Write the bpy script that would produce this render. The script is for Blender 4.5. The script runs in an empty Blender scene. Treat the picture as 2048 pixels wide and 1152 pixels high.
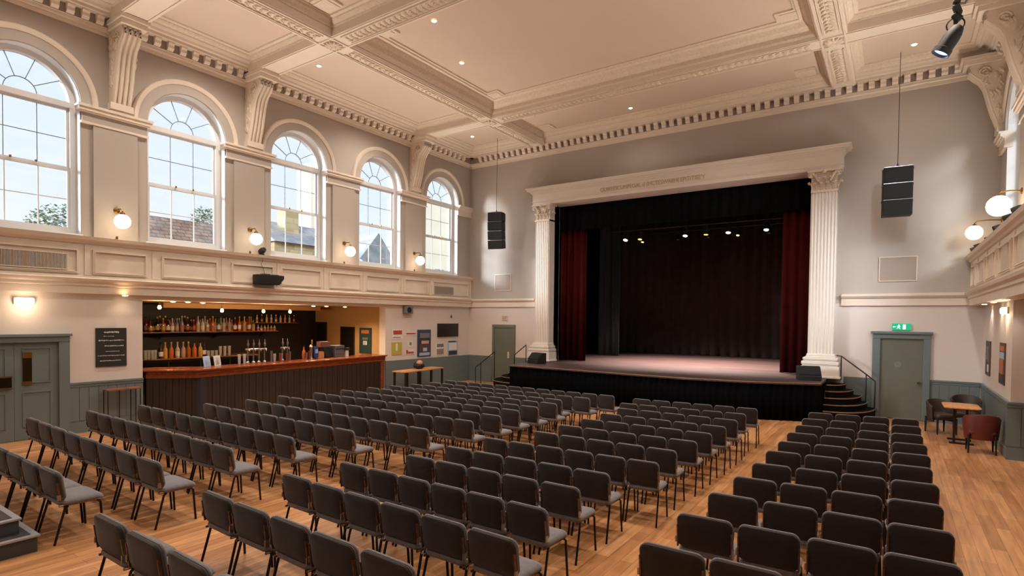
import bpy, bmesh, math, random
from mathutils import Vector, Matrix
random.seed(7)
PI = math.pi
COL = bpy.context.scene.collection
# ---------------------------------------------------------------- materials
def lin(c):
    return tuple((x/255/12.92 if x/255 <= .04045 else ((x/255+.055)/1.055)**2.4) for x in c)
def mat(name, rgb, rough=.6, metal=0, var=0, vscale=6, bump=0, bscale=60, emit=None, estr=0, sheen=0, stretch=None, spec=.5):
    m = bpy.data.materials.new(name); m.use_nodes = True
    nt = m.node_tree; b = nt.nodes['Principled BSDF']
    c = lin(rgb); b.inputs['Base Color'].default_value = (*c, 1)
    b.inputs['Roughness'].default_value = rough; b.inputs['Metallic'].default_value = metal
    b.inputs['Specular IOR Level'].default_value = spec
    if sheen: b.inputs['Sheen Weight'].default_value = sheen
    if emit: b.inputs['Emission Color'].default_value = (*lin(emit), 1); b.inputs['Emission Strength'].default_value = estr
    if var or bump:
        tc = nt.nodes.new('ShaderNodeTexCoord'); mp = nt.nodes.new('ShaderNodeMapping')
        nt.links.new(tc.outputs['Object'], mp.inputs[0])
        if stretch: mp.inputs['Scale'].default_value = stretch
    if var:
        n = nt.nodes.new('ShaderNodeTexNoise'); n.inputs['Scale'].default_value = vscale; n.inputs['Detail'].default_value = 5
        nt.links.new(mp.outputs[0], n.inputs['Vector'])
        r = nt.nodes.new('ShaderNodeValToRGB')
        r.color_ramp.elements[0].position = .3; r.color_ramp.elements[1].position = .7
        r.color_ramp.elements[0].color = (*[x*(1-var) for x in c], 1)
        r.color_ramp.elements[1].color = (*[min(1, x*(1+var)) for x in c], 1)
        nt.links.new(n.outputs['Fac'], r.inputs[0]); nt.links.new(r.outputs[0], b.inputs['Base Color'])
    if bump:
        n2 = nt.nodes.new('ShaderNodeTexNoise'); n2.inputs['Scale'].default_value = bscale; n2.inputs['Detail'].default_value = 3
        nt.links.new(mp.outputs[0], n2.inputs['Vector'])
        bp = nt.nodes.new('ShaderNodeBump'); bp.inputs['Strength'].default_value = bump; bp.inputs['Distance'].default_value = .02
        nt.links.new(n2.outputs['Fac'], bp.inputs['Height']); nt.links.new(bp.outputs[0], b.inputs['Normal'])
    return m
def brick_mat(name, c1, c2, cm, scale, bw, bh, mortar=.01, rough=.45, swap=False, grain=False, rough2=None, axes=None):
    m = bpy.data.materials.new(name); m.use_nodes = True
    nt = m.node_tree; b = nt.nodes['Principled BSDF']; b.inputs['Roughness'].default_value = rough
    tc = nt.nodes.new('ShaderNodeTexCoord'); sp = nt.nodes.new('ShaderNodeSeparateXYZ'); cb = nt.nodes.new('ShaderNodeCombineXYZ')
    nt.links.new(tc.outputs['Object'], sp.inputs[0])
    a = axes or ('Y', 'X')
    nt.links.new(sp.outputs[a[0]], cb.inputs['X']); nt.links.new(sp.outputs[a[1]], cb.inputs['Y'])
    br = nt.nodes.new('ShaderNodeTexBrick'); nt.links.new(cb.outputs[0], br.inputs['Vector'])
    br.inputs['Color1'].default_value = (*lin(c1), 1); br.inputs['Color2'].default_value = (*lin(c2), 1); br.inputs['Mortar'].default_value = (*lin(cm), 1)
    br.inputs['Scale'].default_value = scale; br.inputs['Brick Width'].default_value = bw; br.inputs['Row Height'].default_value = bh
    br.inputs['Mortar Size'].default_value = mortar; br.inputs['Mortar Smooth'].default_value = .2; br.offset_frequency = 2; br.offset = .37
    br.inputs['Bias'].default_value = 0
    out = br.outputs['Color']
    if grain:
        n = nt.nodes.new('ShaderNodeTexNoise'); mp = nt.nodes.new('ShaderNodeMapping'); mp.inputs['Scale'].default_value = grain
        nt.links.new(tc.outputs['Object'], mp.inputs[0]); nt.links.new(mp.outputs[0], n.inputs['Vector']); n.inputs['Scale'].default_value = 1.2; n.inputs['Detail'].default_value = 6
        r = nt.nodes.new('ShaderNodeValToRGB'); r.color_ramp.elements[0].color = (.62, .6, .58, 1); r.color_ramp.elements[1].color = (1.12, 1.12, 1.12, 1)
        r.color_ramp.elements[0].position = .28; r.color_ramp.elements[1].position = .7
        nt.links.new(n.outputs['Fac'], r.inputs[0])
        mx = nt.nodes.new('ShaderNodeMix'); mx.data_type = 'RGBA'; mx.blend_type = 'MULTIPLY'; mx.inputs[0].default_value = 1
        nt.links.new(out, mx.inputs[6]); nt.links.new(r.outputs[0], mx.inputs[7]); out = mx.outputs[2]
    nt.links.new(out, b.inputs['Base Color'])
    return m
def glass_mat(name, tint=(1, 1, 1), gloss=.08):
    m = bpy.data.materials.new(name); m.use_nodes = True; nt = m.node_tree; nt.nodes.clear()
    o = nt.nodes.new('ShaderNodeOutputMaterial'); t = nt.nodes.new('ShaderNodeBsdfTransparent'); g = nt.nodes.new('ShaderNodeBsdfGlossy'); mx = nt.nodes.new('ShaderNodeMixShader')
    t.inputs[0].default_value = (*tint, 1); g.inputs['Roughness'].default_value = .03; mx.inputs[0].default_value = gloss
    nt.links.new(t.outputs[0], mx.inputs[1]); nt.links.new(g.outputs[0], mx.inputs[2]); nt.links.new(mx.outputs[0], o.inputs[0])
    return m
M = dict(
 upper=mat('taupe_wall_paint', (176, 167, 158), .75, var=.03, vscale=.7),
 lower=mat('pale_lower_wall_paint', (212, 202, 194), .7, var=.03, vscale=.7),
 trim=mat('cream_gloss_trim', (222, 209, 194), .5, var=.03, vscale=3),
 cold=mat('cream_column_paint', (226, 218, 208), .5, bump=.05, bscale=20),
 orn=mat('cream_plaster_ornament', (218, 204, 186), .7, var=.08, vscale=20),
 ceil=mat('ceiling_paint', (208, 190, 174), .8, var=.02, vscale=.6),
 green=mat('grey_green_joinery_paint', (104, 116, 117), .45, var=.04, vscale=3),
 dgreen=mat('grey_green_door_paint', (104, 110, 98), .45, var=.04, vscale=3),
 white=mat('white_window_paint', (222, 222, 222), .45),
 lead=mat('dark_glazing_lead', (112, 120, 128), .5),
 glass=glass_mat('window_glass'),
 brass=mat('brass', (150, 112, 55), .35, 1, var=.2, vscale=8),
 black=mat('black_painted_metal', (20, 19, 19), .45),
 blackm=mat('matt_black_housing', (16, 16, 17), .7, bump=.2, bscale=200),
 grille=mat('black_speaker_grille', (13, 14, 15), .85, bump=.6, bscale=300),
 steel=mat('brushed_steel', (170, 168, 165), .3, 1),
 dsteel=mat('dark_steel', (70, 66, 62), .35, .9),
 bronze=mat('bronze_bracket', (118, 86, 60), .35, .8, var=.3, vscale=30),
 leg=mat('dark_chair_tube', (42, 38, 38), .3, .7),
 fab=mat('grey_chair_fabric', (110, 107, 111), .95, var=.12, vscale=30, bump=.12, bscale=600, sheen=.3),
 shell=mat('brown_grey_chair_back_fabric', (47, 39, 37), .9, var=.15, vscale=25, bump=.15, bscale=600, sheen=.25, spec=.2),
 blackv=mat('black_velvet', (17, 17, 20), 1, var=.2, vscale=3, spec=.05),
 backv=mat('dark_brown_velvet', (62, 48, 42), 1, var=.2, vscale=3, sheen=.2),
 red=mat('dark_red_velvet', (62, 12, 11), .95, var=.2, vscale=4, spec=.1),
 skirt=mat('black_stage_skirt_cloth', (7, 7, 9), 1, spec=.05),
 mahog=mat('polished_mahogany', (128, 62, 28), .25, var=.35, vscale=5, stretch=(8, .6, 8)),
 barfront=mat('dark_stained_boards', (46, 36, 33), .45, var=.25, vscale=6, stretch=(6, 6, .5)),
 barblue=mat('dark_blue_board', (38, 42, 54), .5, var=.2, vscale=5),
 dark=mat('near_black_bar_wall', (30, 26, 22), .6),
 cream=mat('warm_cream_bar_wall', (188, 152, 102), .75, var=.04, vscale=2),
 shelf=mat('oak_shelf', (140, 96, 52), .45, var=.2, vscale=5, stretch=(6, .6, 6)),
 oak=mat('light_oak_table', (198, 140, 84), .35, var=.18, vscale=4, stretch=(5, .7, 5)),
 nosing=mat('worn_wooden_nosing', (150, 112, 80), .5, var=.2, vscale=8),
 tread=mat('black_step_tread', (14, 12, 12), .8, spec=.15),
 greyst=mat('charcoal_step_sides', (58, 60, 64), .6), greytop=mat('grey_step_edge', (150, 148, 150), .5),
 greycarp=mat('dark_grey_step_carpet', (70, 64, 64), .95, var=.2, vscale=40),
 vent=mat('beige_vent_plate', (172, 158, 145), .6), ventd=mat('dark_vent_recess', (70, 60, 54), .8),
 red_ch=mat('rust_leather', (92, 34, 24), .5, var=.2, vscale=6), br_ch=mat('dark_brown_leather', (52, 40, 32), .55, var=.2, vscale=6),
 opal=mat('lit_opal_globe', (255, 240, 215), .3, emit=(255, 232, 200), estr=5),
 bulb=mat('lit_bulb', (255, 220, 160), .3, emit=(255, 205, 140), estr=30),
 dl=mat('lit_downlight_lens', (255, 230, 190), .3, emit=(255, 226, 180), estr=16),
 white_e=mat('lit_stage_lamp', (255, 245, 230), .3, emit=(255, 240, 225), estr=40),
 blue_e=mat('lit_cool_lens', (160, 200, 255), .3, emit=(150, 195, 255), estr=4),
 ambr_e=mat('amber_indicator', (255, 180, 90), .3, emit=(255, 160, 70), estr=6),
 exit=mat('exit_sign_green', (20, 130, 90), .4, emit=(30, 170, 120), estr=.9),
 exitw=mat('exit_sign_white', (220, 255, 240), .4, emit=(210, 255, 235), estr=1.6),
 chalk=mat('blackboard', (34, 31, 31), .7, var=.25, vscale=8), chalkw=mat('chalk', (190, 190, 186), .9),
 paper=mat('white_paper', (222, 220, 214), .7), bluep=mat('blue_white_paper', (176, 202, 232), .6),
 ink=mat('dark_print', (52, 54, 62), .7), redp=mat('red_print', (178, 62, 58), .7), yel=mat('yellow_green_print', (178, 172, 58), .7),
 navy=mat('navy_poster', (48, 62, 92), .5), skyp=mat('pale_blue_print', (158, 184, 208), .6), grp=mat('grey_print', (120, 116, 116), .7),
 teal=mat('dark_teal_board', (34, 58, 56), .6), orp=mat('orange_print', (176, 104, 62), .6), brp=mat('brown_print', (84, 66, 58), .6),
 screen=mat('dark_screen', (36, 28, 26), .25), skin=mat('tan_cloth', (186, 140, 108), .8), grey=mat('grey_plastic', (110, 108, 106), .5),
 copper=mat('copper', (190, 110, 72), .3, .9), clear=mat('clear_glassware', (205, 210, 210), .08, spec=.8), letter=mat('carved_letter_paint', (186, 164, 134), .7),
 stone=brick_mat('yellow_stone', (206, 188, 146), (176, 156, 116), (170, 160, 140), 1, .6, .25, .02, .9, axes=('Y', 'Z')),
 brick=brick_mat('brown_roof_tile', (176, 142, 122), (142, 112, 98), (100, 88, 80), 1, .32, .16, .02, .9, axes=('Y', 'Z'), grain=(1, 2, 2)),
 slate=mat('slate_roof', (150, 152, 156), .7, var=.25, vscale=2), render=mat('cream_render', (236, 226, 204), .9, var=.05, vscale=1),
 leaf=mat('tree_leaves', (120, 140, 110), .8, var=.4, vscale=3), bark=mat('bark', (80, 66, 54), .9), ground=mat('yard_paving', (120, 112, 104), .9),
)
M['floor'] = brick_mat('oak_plank_floor', (214, 158, 108), (178, 122, 76), (122, 82, 52), 1, 1.35, .135, .0025, .33, grain=(14, 1.1, 1))
M['deck'] = brick_mat('brown_stage_boards', (82, 63, 60), (66, 50, 48), (32, 25, 24), 1, .2, 2.4, .004, .5, grain=(1.2, 9, 1))
def bottle_mat(n, rgb):
    m = mat(n, rgb, .12); m.node_tree.nodes['Principled BSDF'].inputs['Coat Weight'].default_value = .6; return m
BC = {'red': (128, 26, 30), 'amber': (176, 98, 28), 'brown': (66, 34, 18), 'clear': (186, 190, 184), 'green': (70, 88, 40), 'blue': (120, 132, 178), 'orange': (206, 110, 38), 'black': (22, 20, 22), 'pink': (190, 150, 140), 'gold': (200, 166, 90)}
BM = {k: bottle_mat(k + '_bottle_glass', v) for k, v in BC.items()}
M['clear'].node_tree.nodes['Principled BSDF'].inputs['Alpha'].default_value = .42
# ---------------------------------------------------------------- mesh builder
class MB:
    def __init__(s): s.v = []; s.f = []
    def add(s, vs, fs):
        n = len(s.v); s.v += [tuple(v) for v in vs]; s.f += [tuple(i+n for i in f) for f in fs]; return s
    def box(s, x0, y0, z0, x1, y1, z1):
        x0, x1 = min(x0, x1), max(x0, x1); y0, y1 = min(y0, y1), max(y0, y1); z0, z1 = min(z0, z1), max(z0, z1)
        return s.add([(x0,y0,z0),(x1,y0,z0),(x1,y1,z0),(x0,y1,z0),(x0,y0,z1),(x1,y0,z1),(x1,y1,z1),(x0,y1,z1)],
            [(0,3,2,1),(4,5,6,7),(0,1,5,4),(1,2,6,5),(2,3,7,6),(3,0,4,7)])
    def obox(s, c, hx, hy, hz, rot=Matrix.Identity(3)):
        vs = [Vector(c) + rot @ Vector((a*hx, b*hy, d*hz)) for d in (-1, 1) for b in (-1, 1) for a in (-1, 1)]
        return s.add(vs, [(0,2,3,1),(4,5,7,6),(0,1,5,4),(1,3,7,5),(3,2,6,7),(2,0,4,6)])
    def prism(s, prof, fn, t0, t1, cap=True):      # prof: closed list of 2D points, fn(a,b,t)->xyz
        n = len(prof); vs = [fn(a, b, t0) for a, b in prof] + [fn(a, b, t1) for a, b in prof]
        fs = [(i, (i+1) % n, (i+1) % n+n, i+n) for i in range(n)]
        if cap: fs += [tuple(range(n))[::-1], tuple(range(n, 2*n))]
        return s.add(vs, fs)
    def tube(s, pts, r, seg=8, closed=False, rs=None):
        pts = [Vector(p) for p in pts]; n = len(pts); vs = []; up = Vector((0, 0, 1))
        for i, p in enumerate(pts):
            a = pts[i-1] if (i > 0 or closed) else p; b = pts[(i+1) % n] if (i < n-1 or closed) else p
            t = (b-a).normalized(); u = t.cross(up)
            if u.length < 1e-3: u = t.cross(Vector((0, 1, 0)))
            u.normalize(); w = t.cross(u); rr = rs[i] if rs else r
            vs += [p + (u*math.cos(k*2*PI/seg)+w*math.sin(k*2*PI/seg))*rr for k in range(seg)]
        fs = [(i*seg+k, i*seg+(k+1) % seg, ((i+1) % n)*seg+(k+1) % seg, ((i+1) % n)*seg+k) for i in range(n if closed else n-1) for k in range(seg)]
        if not closed: fs += [tuple(range(seg))[::-1], tuple(range((n-1)*seg, n*seg))]
        return s.add(vs, fs)
    def lathe(s, prof, c=(0, 0, 0), seg=16, rot=None):
        rot = rot or Matrix.Identity(3); vs = []; c = Vector(c)
        for r, z in prof:
            vs += [c + rot @ Vector((r*math.cos(k*2*PI/seg), r*math.sin(k*2*PI/seg), z)) for k in range(seg)]
        n = len(prof)
        fs = [(i*seg+k, i*seg+(k+1) % seg, (i+1)*seg+(k+1) % seg, (i+1)*seg+k) for i in range(n-1) for k in range(seg)]
        if prof[0][0] > 1e-4: fs.append(tuple(range(seg))[::-1])
        if prof[-1][0] > 1e-4: fs.append(tuple(range((n-1)*seg, n*seg)))
        return s.add(vs, fs)
    def ball(s, c, r, seg=16, sc=(1, 1, 1), rot=None, rings=None):
        rings = rings or seg//2; rot = rot or Matrix.Identity(3); vs = []
        for i in range(rings+1):
            a = PI*i/rings
            for k in range(seg):
                b = 2*PI*k/seg
                vs.append(Vector(c) + rot @ Vector((r*sc[0]*math.sin(a)*math.cos(b), r*sc[1]*math.sin(a)*math.sin(b), -r*sc[2]*math.cos(a))))
        return s.add(vs, [(i*seg+k, i*seg+(k+1) % seg, (i+1)*seg+(k+1) % seg, (i+1)*seg+k) for i in range(rings) for k in range(seg)])
    def rounded(s, w, h, d, r, fn, seg=5, puff=0, top=True):   # rounded rectangle slab, centre 0, thickness d; fn maps (a,b,c)
        out = []
        for cx, cy, a0 in ((w/2-r, h/2-r, 0), (-w/2+r, h/2-r, PI/2), (-w/2+r, -h/2+r, PI), (w/2-r, -h/2+r, 1.5*PI)):
            out += [(cx+r*math.cos(a0+k*PI/2/seg), cy+r*math.sin(a0+k*PI/2/seg)) for k in range(seg+1)]
        n = len(out); e = min(d*.45, r*.6); rings = []
        for dz, ins in ((-d/2, e), (-d/2+e*.35, e*.3), (-d/2+e, 0), (d/2-e, 0), (d/2-e*.35, e*.3), (d/2, e)):
            rings.append([(x*(1-2*ins/w), y*(1-2*ins/h), dz) for x, y in out])
        vs = [fn(*p) for rg in rings for p in rg]; m = len(rings)
        fs = [(i*n+k, i*n+(k+1) % n, (i+1)*n+(k+1) % n, (i+1)*n+k) for i in range(m-1) for k in range(n)]
        # dished caps
        c0 = len(vs); vs.append(fn(0, 0, -d/2-puff)); c1 = len(vs); vs.append(fn(0, 0, d/2+puff))
        mid0 = [fn(x*.6, y*.6, -d/2-puff*.8) for x, y, _ in rings[0]]; mid1 = [fn(x*.6, y*.6, d/2+puff*.8) for x, y, _ in rings[0]]
        a = len(vs); vs += mid0; b = len(vs); vs += mid1
        fs += [(a+k, a+(k+1) % n, (k+1) % n, k) for k in range(n)] + [(c0, a+(k+1) % n, a+k) for k in range(n)]
        L = (m-1)*n
        fs += [(L+k, L+(k+1) % n, b+(k+1) % n, b+k) for k in range(n)] + [(c1, b+k, b+(k+1) % n) for k in range(n)]
        return s.add(vs, fs)
    def build(s, name, m, parent=None, smooth=False, kind=None, label=None, bevel=0, loc=None):
        me = bpy.data.meshes.new(name); me.from_pydata(s.v, [], s.f)
        bm = bmesh.new(); bm.from_mesh(me); bmesh.ops.recalc_face_normals(bm, faces=bm.faces); bm.to_mesh(me); bm.free()
        me.materials.append(m if not isinstance(m, str) else M[m])
        if smooth:
            me.polygons.foreach_set('use_smooth', [True]*len(me.polygons))
            try: me.set_sharp_from_angle(angle=math.radians(38))
            except Exception: pass
        o = bpy.data.objects.new(name, me); COL.objects.link(o)
        if parent: o.parent = parent
        if loc: o.location = loc
        if kind: o['kind'] = kind
        if label: o['label'] = label
        if bevel:
            b = o.modifiers.new('bevel', 'BEVEL'); b.width = bevel; b.segments = 2; b.limit_method = 'ANGLE'
        return o
def tag(o, label, cat, group=None):
    o['label'] = label; o['category'] = cat
    if group: o['group'] = group
    return o
def thing(name, label, cat, loc=(0, 0, 0), rz=0, group=None):
    o = bpy.data.objects.new(name, None); o.empty_display_size = .1; COL.objects.link(o); o.location = loc; o.rotation_euler = (0, 0, rz)
    return tag(o, label, cat, group)
def sempty(name, loc=(0, 0, 0)):
    o = bpy.data.objects.new(name, None); COL.objects.link(o); o.location = loc; o['kind'] = 'structure'; return o
def copy_tree(o, parent=None):
    c = o.copy(); COL.objects.link(c)
    if parent: c.parent = parent
    for ch in list(o.children): copy_tree(ch, c)
    return c
TRIM = [0]
def trim(mb, m='trim', smooth=False):
    TRIM[0] += 1; return mb.build('trim_%d' % TRIM[0], m, kind='structure', smooth=smooth)
ORD = ['zeroth', 'first', 'second', 'third', 'fourth', 'fifth', 'sixth', 'seventh', 'eighth', 'ninth', 'tenth', 'eleventh', 'twelfth', 'thirteenth', 'fourteenth', 'fifteenth', 'sixteenth', 'seventeenth', 'eighteenth', 'nineteenth', 'twentieth']
# ---------------------------------------------------------------- camera
FPX = 1118.51; CY = 663.288
yw, pt, rl = math.radians(34.324), math.radians(-1.348), math.radians(.607)
fw = Vector((-math.sin(yw)*math.cos(pt), math.cos(yw)*math.cos(pt), math.sin(pt)))
rt = Vector((math.cos(yw), math.sin(yw), 0)); up = rt.cross(fw)
r2 = rt*math.cos(rl)+up*math.sin(rl); u2 = -rt*math.sin(rl)+up*math.cos(rl)
cd = bpy.data.cameras.new('camera'); cd.sensor_width = 36; cd.lens = FPX/2048*36; cd.shift_y = (CY-576)/2048; cd.clip_end = 300
cam = bpy.data.objects.new('camera', cd); COL.objects.link(cam)
cam.matrix_world = Matrix(((r2.x, u2.x, -fw.x, 0), (r2.y, u2.y, -fw.y, 0), (r2.z, u2.z, -fw.z, 2.5), (0, 0, 0, 1)))
bpy.context.scene.camera = cam
# ---------------------------------------------------------------- key dimensions
XL, XR, YS, YB, ZC = -14.13, 2.03, 17.64, -4.0, 9.1
WC = [.66+3.06*i for i in range(6)]; WR = .9; SILL, SPR = 4.15, 6.87
PIER = [2.19+3.06*i for i in range(5)]
MIDX = (XL+XR)/2
# ---------------------------------------------------------------- floor
MB().box(-20, YB-.1, -.2, 6, 27, 0).build('floor', 'floor', kind='structure')
# ---------------------------------------------------------------- walls with arched openings
def arch_wall(name, xf, xb, wins, ztop, zbot, y0, y1):
    mb = MB(); N = 20
    edges = [y0]
    def quad(y0, z0, y1, z1):
        for x in (xf, xb): mb.add([(x, y0, z0), (x, y1, z0), (x, y1, z1), (x, y0, z1)], [(0, 1, 2, 3)])
    quad(y0, zbot, y1, SILL)
    cur = y0
    for c in wins:
        quad(cur, SILL, c-WR, ztop); cur = c+WR
        pts = [(c+WR*math.cos(PI-k*PI/N), SPR+WR*math.sin(PI-k*PI/N)) for k in range(N+1)]
        for k in range(N):
            (ya, za), (yb, zb) = pts[k], pts[k+1]
            for x in (xf, xb): mb.add([(x, ya, za), (x, yb, zb), (x, yb, ztop), (x, ya, ztop)], [(0, 1, 2, 3)])
            mb.add([(xf, ya, za), (xf, yb, zb), (xb, yb, zb), (xb, ya, za)], [(0, 1, 2, 3)])
        for y in (c-WR, c+WR): mb.add([(xf, y, SILL), (xf, y, SPR), (xb, y, SPR), (xb, y, SILL)], [(0, 1, 2, 3)])
        mb.add([(xf, c-WR, SILL), (xf, c+WR, SILL), (xb, c+WR, SILL+.06), (xb, c-WR, SILL+.06)], [(0, 1, 2, 3)])
    quad(cur, SILL, y1, ztop)
    mb.build(name, 'upper', kind='structure')
    rv = MB(); s = 1 if xb > xf else -1
    for c in wins:
        pts = [(c+(WR-.006)*math.cos(PI-k*PI/N), SPR+(WR-.006)*math.sin(PI-k*PI/N)) for k in range(N+1)]
        pts = [(c-WR+.006, SILL+.012)] + pts + [(c+WR-.006, SILL+.012)]
        for k in range(len(pts)-1):
            (ya, za), (yb, zb) = pts[k], pts[k+1]
            rv.add([(xf+s*.002, ya, za), (xf+s*.002, yb, zb), (xb, yb, zb), (xb, ya, za)], [(0, 1, 2, 3)])
        rv.box(xf-s*.02, c-WR-.03, SILL-.03, xb, c+WR+.03, SILL+.02)
    trim(rv, 'white')
WL = WC; arch_wall('wall_left', XL, XL-.42, WL, 9.3, 2.951, YB, YS)
arch_wall('wall_right', XR, XR+.42, WL[3:], 9.3, 3.06, YB, YS)
# lower left wall (with bar opening y 5.77..13.14)
BY0, BY1 = 5.77, 13.14
lw = MB(); lw.box(XL, YB, 0, XL-.3, BY0, 2.95); lw.box(XL, BY1, 0, XL-.3, YS, 2.95); lw.box(XL, BY0, 2.84, XL-.3, BY1, 2.95)
lw.build('wall_left_lower', 'lower', kind='structure')
# lower right wall and pier
MB().box(1.8, 13.65, 0, 3.6, YS, 2.95).build('wall_right_lower', 'lower', kind='structure')
MB().box(3.6, YB, 0, 3.8, 13.66, 3.0).build('wall_right_aisle', 'lower', kind='structure')
MB().box(-15, YB-.2, 0, 4, YB, 9.3).build('wall_rear', 'upper', kind='structure')
# stage wall with proscenium opening
OX0, OX1, OZ = -10.22, -1.95, 6.62
sw = MB(); sw.box(XL-.3, YS, 3.0, OX0, YS+.35, 9.3); sw.box(OX1, YS, 3.0, 3.9, YS+.35, 9.3); sw.box(OX0, YS, OZ, OX1, YS+.35, 9.3)
sw.build('wall_stage', 'upper', kind='structure')
sw = MB(); sw.box(XL-.3, YS, 0, OX0, YS+.35, 3.0); sw.box(OX1, YS, 0, 3.9, YS+.35, 3.0)
sw.build('wall_stage_lower', 'lower', kind='structure')
# ---------------------------------------------------------------- ceiling
BYS = [-.77, 2.29, 5.33, 8.40, 14.42]; LX = [-10.80, -1.25]; BH = .28; ZS = 8.75
cl = MB()
cl.box(XL-.4, YB-.2, 9.3, XR+.5, YS+.3, 9.4)                           # slab
xs = [(XL, LX[0]), (LX[0], LX[1]), (LX[1], XR)]
ys = [YB]+BYS+[YS]
for xi, (xa, xb) in enumerate(xs):
    for j in range(len(ys)-1):
        ya, yb = ys[j], ys[j+1]
        z = 9.2 if xi == 1 and j == 4 else 9.08
        cl.box(xa, ya, z, xb, yb, 9.32)
cl.build('ceiling', 'ceil', kind='structure')
def ring_mould(mb, x0, y0, x1, y1, prof):      # profile (inset, z) swept round a rectangle with mitred corners
    n = len(prof); vs = []
    for sx, sy in ((0, 0), (1, 0), (1, 1), (0, 1)):
        for d, z in prof: vs.append(((x1-d) if sx else (x0+d), (y1-d) if sy else (y0+d), z))
    return mb.add(vs, [(k*n+i, k*n+(i+1) % n, ((k+1) % 4)*n+(i+1) % n, ((k+1) % 4)*n+i) for k in range(4) for i in range(n)])
for xi, (xa, xb) in enumerate(xs):
    for j in range(2, len(ys)-1):
        a = xa+(BH if xi > 0 else .49); b = xb-(BH if xi < 2 else .49)
        c = ys[j]+BH; d = ys[j+1]-(BH if j < len(ys)-2 else .49)
        mb = MB()
        if xi == 1 and j == 4:
            ring_mould(mb, a, c, b, d, [(0, 8.84), (.03, 8.84), (.05, 8.88), (.05, 8.97), (.09, 8.99), (.16, 9.03), (.22, 9.10), (.24, 9.12), (.34, 9.13), (.36, 9.16), (.40, 9.17), (.40, 9.21), (0, 9.21)])
        else:
            ring_mould(mb, a, c, b, d, [(0, 8.93), (.03, 8.93), (.04, 8.96), (.09, 8.99), (.12, 9.02), (.13, 9.045), (.20, 9.05), (.21, 9.07), (.21, 9.09), (0, 9.09)])
        if xi == 1:
            for px, sx in ((a, 1), (b, -1)):
                for py, sy in ((c, 1), (d, -1)):
                    zt = 9.2 if j == 4 else 9.08
                    mb.box(px+sx*.3, py+sy*.3, zt-.035, px+sx*.78, py+sy*.78, zt+.01); mb.box(px+sx*.3, py+sy*.3, zt-.05, px+sx*.70, py+sy*.70, zt)
        trim(mb, 'orn')
def relief(mb, p0, p1, width, z, n_pitch=.15, nrm=(0, 0, -1)):       # acanthus scroll leaves along a line, lying on a soffit
    p0 = Vector(p0); p1 = Vector(p1); L = (p1-p0).length; t = (p1-p0)/L; nv = Vector(nrm); s = t.cross(nv)
    k = int(L/n_pitch)
    for i in range(k):
        c = p0 + t*(i+.5)*L/k; sgn = 1 if i % 2 else -1
        for off, ang, ln in ((.24, .8, .5), (-.24, -.6, .46), (.02, 1.3, .3), (-.02, -.2, .26)):
            a = sgn*ang + random.uniform(-.15, .15)
            ax = (t*math.cos(a)+s*math.sin(a)).normalized(); sd = ax.cross(nv)
            R = Matrix((ax, sd, nv)).transposed()
            mb.ball(c + s*off*width*sgn, width*ln*.6, 7, (1, .44, .42), R, rings=4)
bm_ = MB(); on = MB()
for y in BYS[2:]:
    bm_.box(XL+.3, y-BH, ZS, XR-.3, y+BH, 9.1)
for x in LX: bm_.box(x-BH, 3.0, ZS+.005, x+BH, YS-.3, 9.095)
for y in BYS[2:]:
    for sx in (-1, 1):
        bm_.box(XL+.3, y+sx*(BH-.05)-.02, ZS-.02, XR-.3, y+sx*(BH-.05)+.02, ZS+.003)
for x in LX:
    for s in (-1, 1): bm_.box(x+s*(BH-.05)-.02, 3, ZS-.0235, x+s*(BH-.05)+.02, YS-.3, ZS+.006)
trim(bm_, 'trim')
# ornament strips framed by fillets
def orn_strip(p0, p1, w=.27):
    p0 = Vector(p0); p1 = Vector(p1); t = (p1-p0).normalized(); s = Vector((-t.y, t.x, 0))
    mb = MB()
    for k in (-1, 1):
        c = (p0+p1)/2 + s*k*w*.58; h = (p1-p0)/2
        if abs(t.x) > .5: mb.box(p0.x, c.y-.012, ZS-.028, p1.x, c.y+.012, ZS)
        else: mb.box(c.x-.012, p0.y, ZS-.028, c.x+.012, p1.y, ZS)
    relief(mb, p0+Vector((0, 0, -.005)), p1+Vector((0, 0, -.005)), w, ZS)
    trim(mb, 'orn', smooth=True)
for y in (8.40, 14.42): orn_strip((LX[0]+.45, y, ZS), (LX[1]-.45, y, ZS))
for x in LX:
    for ya, yb in ((5.8, 8.0), (8.85, 13.95), (14.87, 17.0)): orn_strip((x, ya, ZS), (x, yb, ZS))
for x in LX:
    for y in BYS[3:]:
        mb = MB()
        for k in range(12):
            a = k*PI/6; rr = .13
            ax = Vector((math.cos(a), math.sin(a), 0)); nv = Vector((0, 0, -1)); sd = ax.cross(nv)
            mb.ball(Vector((x, y, ZS-.01))+ax*rr, .10, 7, (1, .42, .5), Matrix((ax, sd, nv)).transposed(), rings=4)
        mb.ball((x, y, ZS-.015), .06, 10, (1, 1, .6)); trim(mb, 'orn', smooth=True)
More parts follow.
